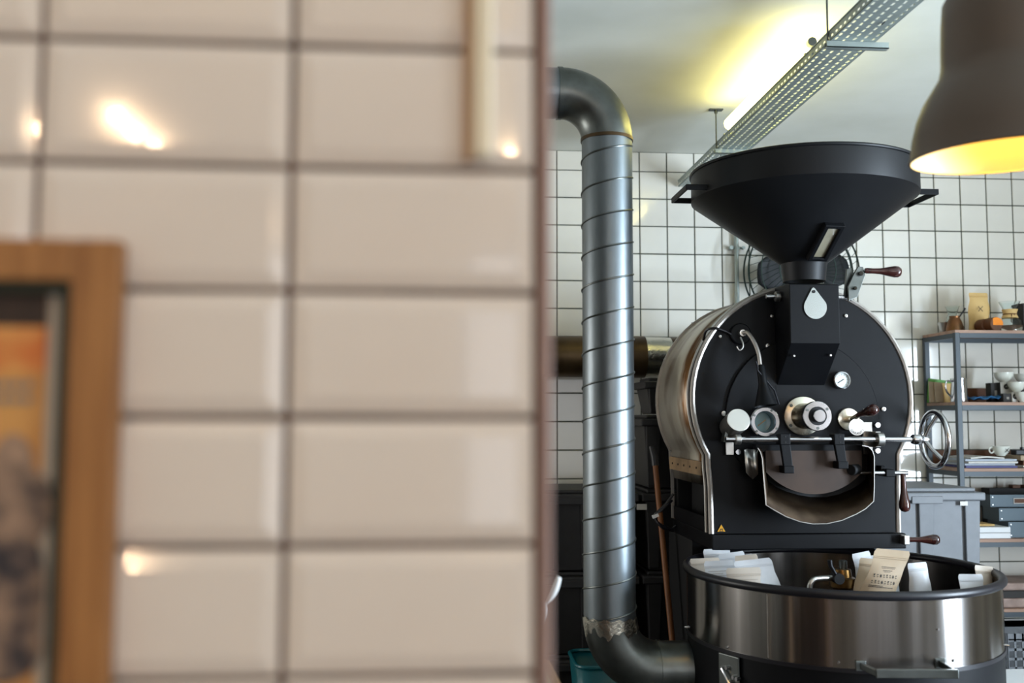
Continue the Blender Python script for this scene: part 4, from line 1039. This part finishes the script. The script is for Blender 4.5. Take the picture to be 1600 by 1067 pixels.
# --- top shelf
o = thing('coffee_pot', (X(1495), Ym, ZL[0]), 'small tarnished copper long-handled coffee pot on the top shelf', 'coffee pot')
cxp = X(1495); m = MB(); m.lathe([(.046, 0), (.044, .02), (.034, .055), (.025, .072), (.027, .082), (.025, .082), (.023, .072), (.031, .054), (.04, .02), (.001, .006)], (cxp, Ym, ZL[0]), seg=28, cap=False); m.build('pot_body', 'copper', o, smooth=True)
MB().tube([(cxp+.022, Ym, ZL[0]+.072), (cxp+.065, Ym+.01, ZL[0]+.125)], [.0035, .0045], 8).build('pot_handle', 'blackrubber', o, smooth=True)
o = thing('glass_carafe', (X(1489, 5.0), 5.0, ZL[0]), 'clear glass carafe with flared neck behind the copper pot', 'carafe')
cxp = X(1492, 5.0); m = MB(); m.lathe([(.045, 0), (.047, .03), (.030, .085), (.022, .105), (.036, .145), (.034, .145), (.020, .105), (.028, .085), (.044, .03), (.001, .004)], (cxp, 5.0, ZL[0]), seg=28, cap=False); m.build('carafe_glass', 'glass', o, smooth=True)
o = thing('metal_cone', (X(1480), 4.93, ZL[0]), 'grey metal funnel cup at the left end of the top shelf', 'cup')
cxp = X(1478, 4.98); m = MB(); m.lathe([(.012, 0), (.032, .055), (.034, .055), (.016, 0)], (cxp, 4.98, ZL[0]), seg=20, closed=True); m.build('cup_wall', 'satin', o, smooth=True)
kb = bag('kraft_bag', 'upright tan kraft coffee bag with a black crossed mark on the top shelf', 1513, 1544, 457.5, 4.93, 'kraft', zbot=ZL[0]+.001, lean=-.02, depth=.06)
q = at(1532, 482.5, 4.895)
m = MB()
for s in (-1, 1): m.obox((q.x, q.y, q.z), (.012, 0, .012*s), (0, .0005, 0), (-.0009*s, 0, .0009))
for (a, b) in ((-.010, .013), (.011, .013), (.010, -.012), (-.010, -.012)): m.obox((q.x+a, q.y, q.z+b), (.0016, 0, 0), (0, .0005, 0), (0, 0, .0012))
m.build('crossed_mark', 'ink', kb)
for (px, mt, lbl, r_, yy2) in ((1541, 'brownwood', 'round brown wooden disc tucked behind the orange one', .034, 4.88), (1555.5, 'orange', 'round orange ended wooden disc on the top shelf', .036, 4.83)):
    o = thing('round_box', (X(px, yy2), yy2, ZL[0]), lbl, 'box'); xx = X(px, yy2)
    MB().cyl((xx, yy2-.03, ZL[0]+r_*.92), (xx-.006, yy2+.03, ZL[0]+r_*.92), r_, None, 32).build('box_side', 'brownwood', o, smooth=True, bevel=.003)
    if mt == 'orange':
        pts = [(xx+r_*.95*math.cos(R(a)), yy2-.032, ZL[0]+r_*.92+r_*.95*math.sin(R(a))) for a in range(-10, 191, 8)]
        MB().prism(pts, (0, .002, 0)).build('orange_face', 'orange', o, label='orange painted upper face')
o = thing('pour_over_brewer', (X(1583), 4.86, ZL[0]), 'hourglass glass coffee brewer with a pale wooden collar on the top shelf', 'coffee brewer')
xx = X(1582, 4.86); m = MB()
m.lathe([(.055, 0), (.060, .03), (.052, .055), (.022, .082), (.024, .10), (.052, .155), (.050, .155), (.022, .10), (.020, .083), (.050, .053), (.058, .03), (.001, .004)], (xx, 4.86, ZL[0]), seg=32, cap=False); m.build('brewer_glass', 'glass', o, smooth=True)
m = MB(); m.lathe([(.038, .070), (.027, .083), (.026, .092), (.036, .115), (.039, .115), (.031, .091), (.041, .070)], (xx, 4.86, ZL[0]), seg=28, closed=True); m.build('wooden_collar', 'kraft', o, smooth=True, label='pale wooden collar')
m = MB(); m.tube([(xx+.032*math.cos(k*PI/12), 4.86+.032*math.sin(k*PI/12), ZL[0]+.09) for k in range(24)], .003, 6, closed=True); m.tube([(xx-.01, 4.826, ZL[0]+.09), (xx-.016, 4.824, ZL[0]+.05), (xx-.012, 4.824, ZL[0]+.045)], .0025, 6); m.tube([(xx+.0, 4.826, ZL[0]+.09), (xx+.02, 4.83, ZL[0]+.06)], .0025, 6)
m.build('leather_tie', 'brownwood', o, smooth=True)
o = MB().box(X(1596), X(1596)+.10, 4.86, 4.96, ZL[0]+.001, ZL[0]+.15).build('dark_box', 'ink', label='dark box at the far right end of the top shelf', cat='box', bevel=.003)
# --- second shelf
z = ZL[1]
MB().obox((X(1451.5, 5.0)+.006, 4.99, z+.088), (.004, .05, 0), (0, .0, .0), (0, 0, .087)) if False else None
m = MB(); m.prism([(X(1449.5, 5.03), 5.03, z+.001), (X(1494, 5.03), 5.03, z+.001), (X(1494, 5.03), 5.03, z+.112), (X(1452, 5.03), 5.03, z+.130)], (0, .012, 0)); m.build('green_folder', 'green', label='green packet standing upright behind the brown ones on the second shelf', cat='packet', bevel=.001)
for k, (pa_, pb_, Yk, hh) in enumerate(((1453, 1463, 4.985, .112), (1462, 1474, 4.965, .108), (1470, 1492, 4.99, .105))):
    m = MB(); m.hexa([(X(pa_, Yk), Yk, z+.001), (X(pb_, Yk), Yk, z+.001), (X(pb_, Yk), Yk+.018, z+.001), (X(pa_, Yk), Yk+.018, z+.001)], [(X(pa_-1, Yk), Yk+.006, z+hh), (X(pb_-1, Yk), Yk+.006, z+hh-.004), (X(pb_-1, Yk), Yk+.010, z+hh-.004), (X(pa_-1, Yk), Yk+.010, z+hh)])
    m.build('paper_packet', 'kraft' if k == 2 else 'palekraft', label=['leftmost brown paper packet before the green one', 'middle brown paper packet before the green one', 'wide brown paper packet behind the jug handle'][k], cat='packet', bevel=.003)
jx, jy = X(1498, 4.87), 4.87
j = thing('milk_jug', (jx, jy, z), 'polished steel milk jug with handle on the second shelf', 'jug')
m = MB(); m.lathe([(.042, 0), (.044, .01), (.041, .06), (.037, .10), (.040, .122), (.038, .122), (.035, .10), (.039, .06), (.041, .012), (.001, .006)], (jx, jy, z), seg=28, cap=False); m.build('jug_body', 'steel', j, smooth=True)
m = MB(); m.tube(bezier([(jx-.036, jy-.006, z+.108), (jx-.072, jy-.012, z+.105), (jx-.074, jy-.012, z+.06), (jx-.042, jy-.006, z+.022)], 6), .005, 8); m.build('jug_handle', 'steel', j, smooth=True)
bl = MB(); rows = []
for i in range(6): rows.append([(X(1514)+.19*jj/10, 4.86+.022*i, z+.012+.018*math.sin(jj*.9+i*.5)**2+.012*(jj/10)**2) for jj in range(11)])
bl.grid(rows); bl.build('blue_cloth', 'blue', label='crumpled blue cloth lying on the second shelf', cat='cloth', smooth=True, solid=.004)
for k, (pa_, pb_, hh, yo) in enumerate(((1548, 1562, .103, 4.93), (1563, 1581, .105, 4.90), (1567, 1580, .045, 4.84), (1581, 1590, .052, 4.83))):
    lbl = ['small black box at the left of the box group on the second shelf', 'black and white box with a round symbol behind the bowls', 'flat black box in front of the box with the round symbol', 'small white box with a round symbol below the front bowl'][k]
    xa, xb = X(pa_, yo), X(pb_, yo); bxo = thing('small_box', ((xa+xb)/2, yo, z), lbl, 'box')
    MB().box(xa, xb, yo, yo+.05, z+.001, z+hh).build('carton', 'ink' if k != 3 else 'paper', bxo, bevel=.001)
    if k in (1, 3):
        zz = z+hh-.022; xm = (xa+xb)/2
        if k == 1: MB().box(xa, xb, yo-.0008, yo, z+hh*.45, z+hh).build('pale_print', 'paper', bxo)
        MB().lathe([(.014, 0), (.014, .0008)], (xm, yo-.001, zz), (0, -1, 0), 20).build('round_symbol', 'ink', bxo)
        m = MB(); add_text(m, 'A', .016, (xm, yo-.0022, zz)); m.build('symbol_letter', 'paper', bxo)
    else:
        MB().box((xa+xb)/2-.005, (xa+xb)/2+.008, yo-.0008, yo, z+hh*.35, z+hh*.62).build('pale_print', 'greyink', bxo)
def bowl(px, zb, Y, r_, h_, lbl):
    xx = at(px, 600, Y).x; m = MB()
    m.lathe([(.4*r_, 0), (.42*r_, .004), (.72*r_, .3*h_), (.93*r_, .65*h_), (r_, h_), (.95*r_, h_), (.86*r_, .62*h_), (.62*r_, .28*h_), (.001, .12*h_)], (xx, Y, zb), seg=32, cap=False)
    return m.build('china_bowl', 'china', smooth=True, label=lbl, cat='bowl')
bowl(1568.5, z+.1055, 4.925, .049, .052, 'white bowl set on the box, uppermost left on the second shelf')
bowl(1600, z+.1055, 5.03, .049, .050, 'white bowl partly cut by the right edge behind the upper bowl')
MB().box(X(1590, 5.0), X(1590, 5.0)+.12, 4.985, 5.08, z+.001, z+.105).build('small_box', 'ink', label='dark box under the rear right bowl', cat='box')
bowl(1588, z+.053, 4.855, .045, .052, 'white bowl on the small box in the middle at the right edge')
bowl(1597, z+.001, 4.812, .036, .052, 'white bowl at the shelf front by the right edge, lowest bowl')
# --- third shelf
z = ZL[2]
zz = z+.001
for k, (a, b, th_, mt, dy, lbl) in enumerate(((1500, 1578, .011, 'deepblue', 0, 'violet-blue folder at the bottom of the magazine pile'), (1502, 1576, .011, 'mag', .01, 'pale magazine second from the bottom of the pile'), (1501, 1577, .010, 'paper', -.01, 'white magazine in the middle of the pile'), (1505, 1578, .010, 'mag', .005, 'greyish magazine second from the top of the pile'), (1508, 1560, .008, 'paper', .01, 'white open magazine on top of the pile'))):
    xa = max(X(a, 4.84)-.10*(k in (0, 1, 3)), 2.665); xb = X(b, 4.84)
    m = MB(); rows = []
    for s_i in range(2):
        rows.append([(xa+(xb-xa)*i/8, 4.80+dy+s_i*.22, zz+th_/2+(.006*math.sin(PI*i/8)**2 if k >= 4 else 0)) for i in range(9)])
    m.grid(rows); m.build('magazine', mt, solid=th_*.92, label=lbl, cat='magazine', group='magazines on the third shelf'); zz += th_+.0008
zmag = zz+.004
cxp = X(1560, 4.88)
cup = thing('coffee_cup', (cxp, 4.88, zmag), 'white coffee cup with a black crossed mark standing on the magazine pile', 'cup')
m = MB(); m.lathe([(.020, 0), (.022, .004), (.036, .018), (.044, .040), (.046, .050), (.044, .050), (.041, .038), (.032, .018), (.001, .008)], (cxp, 4.88, zmag), seg=32, cap=False); m.build('cup_bowl', 'china', cup, smooth=True)
m = MB(); m.tube([(cxp-.050+.013*math.cos(k*PI/8), 4.88, zmag+.030+.015*math.sin(k*PI/8)) for k in range(16)], .0035, 8, closed=True); m.build('cup_handle', 'china', cup, smooth=True)
m = MB()
for s in (-1, 1): m.obox((cxp+.008, 4.8375, zmag+.030), (.010, 0, .010*s), (0, .0006, 0), (-.0011*s, 0, .0011))
m.build('crossed_mark', 'ink', cup)
MB().box(X(1580), X(1580)+.16, 4.82, 5.0, ZL[2]+.001, ZL[2]+.012).build('paper_pad', 'paper', label='white paper pad at the right end of the third shelf', cat='paper')
MB().box(X(1583), X(1583)+.15, 4.84, 5.0, ZL[2]+.0125, ZL[2]+.036).build('wooden_box', 'brownwood', label='orange-brown wooden box on the white pad', cat='box', bevel=.002)
MB().box(X(1578), X(1578)+.17, 4.83, 5.01, ZL[2]+.037, ZL[2]+.062).build('cardboard_box', 'palekraft', label='beige flat carton on the orange-brown box', cat='box', bevel=.002)
o = thing('black_clip', (X(1588), 4.9, ZL[2]+.063), 'black plastic gadget on the beige carton', 'gadget')
MB().box(X(1580), X(1594), 4.88, 4.93, ZL[2]+.063, ZL[2]+.09).build('gadget_body', 'blackrubber', o, bevel=.004); MB().box(X(1591), X(1594), 4.89, 4.91, ZL[2]+.09, ZL[2]+.103).build('gadget_lug', 'blackrubber', o, bevel=.002)
# --- fourth shelf
z = ZL[3]
for k in range(2):
    MB().box(X(1500, 4.82), X(1567, 4.82), 4.80, 5.02, z+.001+.029*k, z+.028+.029*k).build('white_carton', 'white', label=['lower flat white carton on the fourth shelf', 'upper flat white carton on the fourth shelf, below the drawers'][k], cat='box', bevel=.002)
MB().box(X(1500, 4.9), X(1536, 4.9), 4.84, 4.95, z+.0595, z+.068).build('paper_pad', 'kraft', label='thin tan pad on the white cartons', cat='paper')
o = thing('drawer_organiser', (X(1590), 4.95, z), 'dark organiser with three fanned blue-grey metal trays on the fourth shelf', 'organiser')
xL = X(1537, 5.04)
MB().box(xL, xL+.30, 5.02, 5.10, z+.001, z+.235).build('organiser_back', 'blackmatte', o)
for k, (pxa, ya, yb2, Yk) in enumerate(((1575, 841, 815.5, 4.83), (1561, 814, 794, 4.87), (1548, 792, 773, 4.91))):
    xa = at(pxa, 800, Yk).x; za = at(1580, ya, Yk).z; zb_ = at(1580, yb2, Yk).z
    za = max(za, z+.001)
    m = MB(); m.box(xa, xa+.26, Yk, Yk+.003, za, zb_); m.box(xa, xa+.003, Yk+.003, 5.02, za, zb_); m.box(xa+.257, xa+.26, Yk+.003, 5.02, za, zb_); m.box(xa+.003, xa+.257, Yk+.003, 5.02, za, za+.003)
    dr = m.build('metal_tray', 'drawer', o)
    m = MB()
    for zz_ in (za+.012, zb_-.012): m.cyl((xa+.012, Yk, zz_), (xa+.012, Yk-.003, zz_), .003, None, 8)
    m.build('tray_rivets', 'satin', dr)
    if k == 2:
        zm = (za+zb_)/2; x0_ = at(1584, 800, Yk).x; m = MB()
        m.box(x0_, x0_+.09, Yk-.004, Yk-.001, zm-.014, zm-.011); m.box(x0_, x0_+.09, Yk-.004, Yk-.001, zm+.011, zm+.014); m.box(x0_, x0_+.003, Yk-.004, Yk-.001, zm-.011, zm+.011); m.box(x0_+.087, x0_+.09, Yk-.004, Yk-.001, zm-.011, zm+.011)
        m.build('label_holder', 'paper', dr, label='white label holder'); MB().box(x0_+.003, x0_+.087, Yk-.0022, Yk-.0005, zm-.011, zm+.011).build('label_card', 'brownwood', dr)
m = MB(); p = at(1596, 808, 4.90); m.tube([p+Vector((-.01, 0, .015)), p+Vector((.005, 0, -.012)), p+Vector((.02, 0, .015))], .010, 8); m.build('blue_clip', mat('bright_blue_plastic', '#2440b0', .4), label='bright blue plastic piece in the middle metal tray', cat='clip', smooth=True)
m = MB(); m.cyl(at(1583, 797, 4.90), at(1593, 811, 4.90), .004, None, 8); m.build('black_pen', 'blackrubber', label='black pen lying in the middle metal tray', cat='pen', smooth=True)
for (pa_, pb_, lbl) in ((1573, 1585, 'brown wooden block on top of the metal trays'), (1591, 1600, 'orange-brown block on the trays by the right edge')):
    MB().box(X(pa_, 5.05), X(pb_, 5.05), 5.03, 5.07, z+.2355, z+.252).build('wooden_block', 'brownwood', label=lbl, cat='block', bevel=.002)
# --- fifth shelf
z = ZL[4]
m = MB(); rows = []
for k, (y_, lb_) in enumerate(((0, 'lower pinkish crumpled paper parcel right of the drum'), (1, 'upper pinkish crumpled paper parcel right of the drum'))):
    zq = [at(1590, 953, 4.83).z, at(1590, 924, 4.83).z][k]
    if k == 0: MB().box(2.70, 3.3, 4.80, 5.06, z+.001, z+.050).build('paper_parcel', 'pinkpaper', label=lb_, cat='parcel', bevel=.01)
    else:
        MB().box(2.70, 3.3, 4.80, 5.06, z+.051, z+.085).build('dark_carton', 'ink', label='dark carton between the two pinkish parcels', cat='box', bevel=.002)
        MB().box(2.72, 3.3, 4.80, 5.04, z+.086, z+.125).build('paper_parcel', 'pinkpaper', label=lb_, cat='parcel', bevel=.01)
# crate with holes on the floor under the shelf
cr = thing('plastic_crate', (2.95, 4.5, FLOOR), 'pale grey plastic crate with square holes standing right of the drum', 'crate')
cz1 = at(1590, 990, 4.45).z; cz0 = FLOOR+.002; cxa, cxb, cya, cyb = 2.64, 3.10, 4.45, 4.74
m = MB(); m.box(cxa, cxb, cya, cya+.004, cz1-.03, cz1); m.box(cxa, cxb, cyb-.004, cyb, cz1-.03, cz1); m.box(cxa, cxa+.004, cya, cyb, cz1-.03, cz1); m.box(cxb-.004, cxb, cya, cyb, cz1-.03, cz1)
nz = int((cz1-.03-cz0)/.042)
for k in range(nz+1):
    zc2 = cz0+(cz1-.03-cz0)*k/nz; m.box(cxa, cxb, cya, cya+.004, max(zc2-.006, cz0), zc2+.006); m.box(cxa, cxa+.004, cya, cyb, max(zc2-.006, cz0), zc2+.006)
for k in range(13): xk = cxa+(cxb-cxa)*k/12; m.box(xk-.005, xk+.005, cya, cya+.004, cz0, cz1)
for k in range(8): yk = cya+(cyb-cya)*k/7; m.box(cxa, cxa+.004, yk-.005, yk+.005, cz0, cz1)
m.box(cxa, cxb, cyb-.004, cyb, cz0, cz1); m.box(cxb-.004, cxb, cya, cyb, cz0, cz1); m.box(cxa, cxb, cya, cyb, cz0, cz0+.004)
m.build('crate_walls', 'greytote', cr)

for o in bpy.data.objects:
    if '_o' in o: del o['_o']
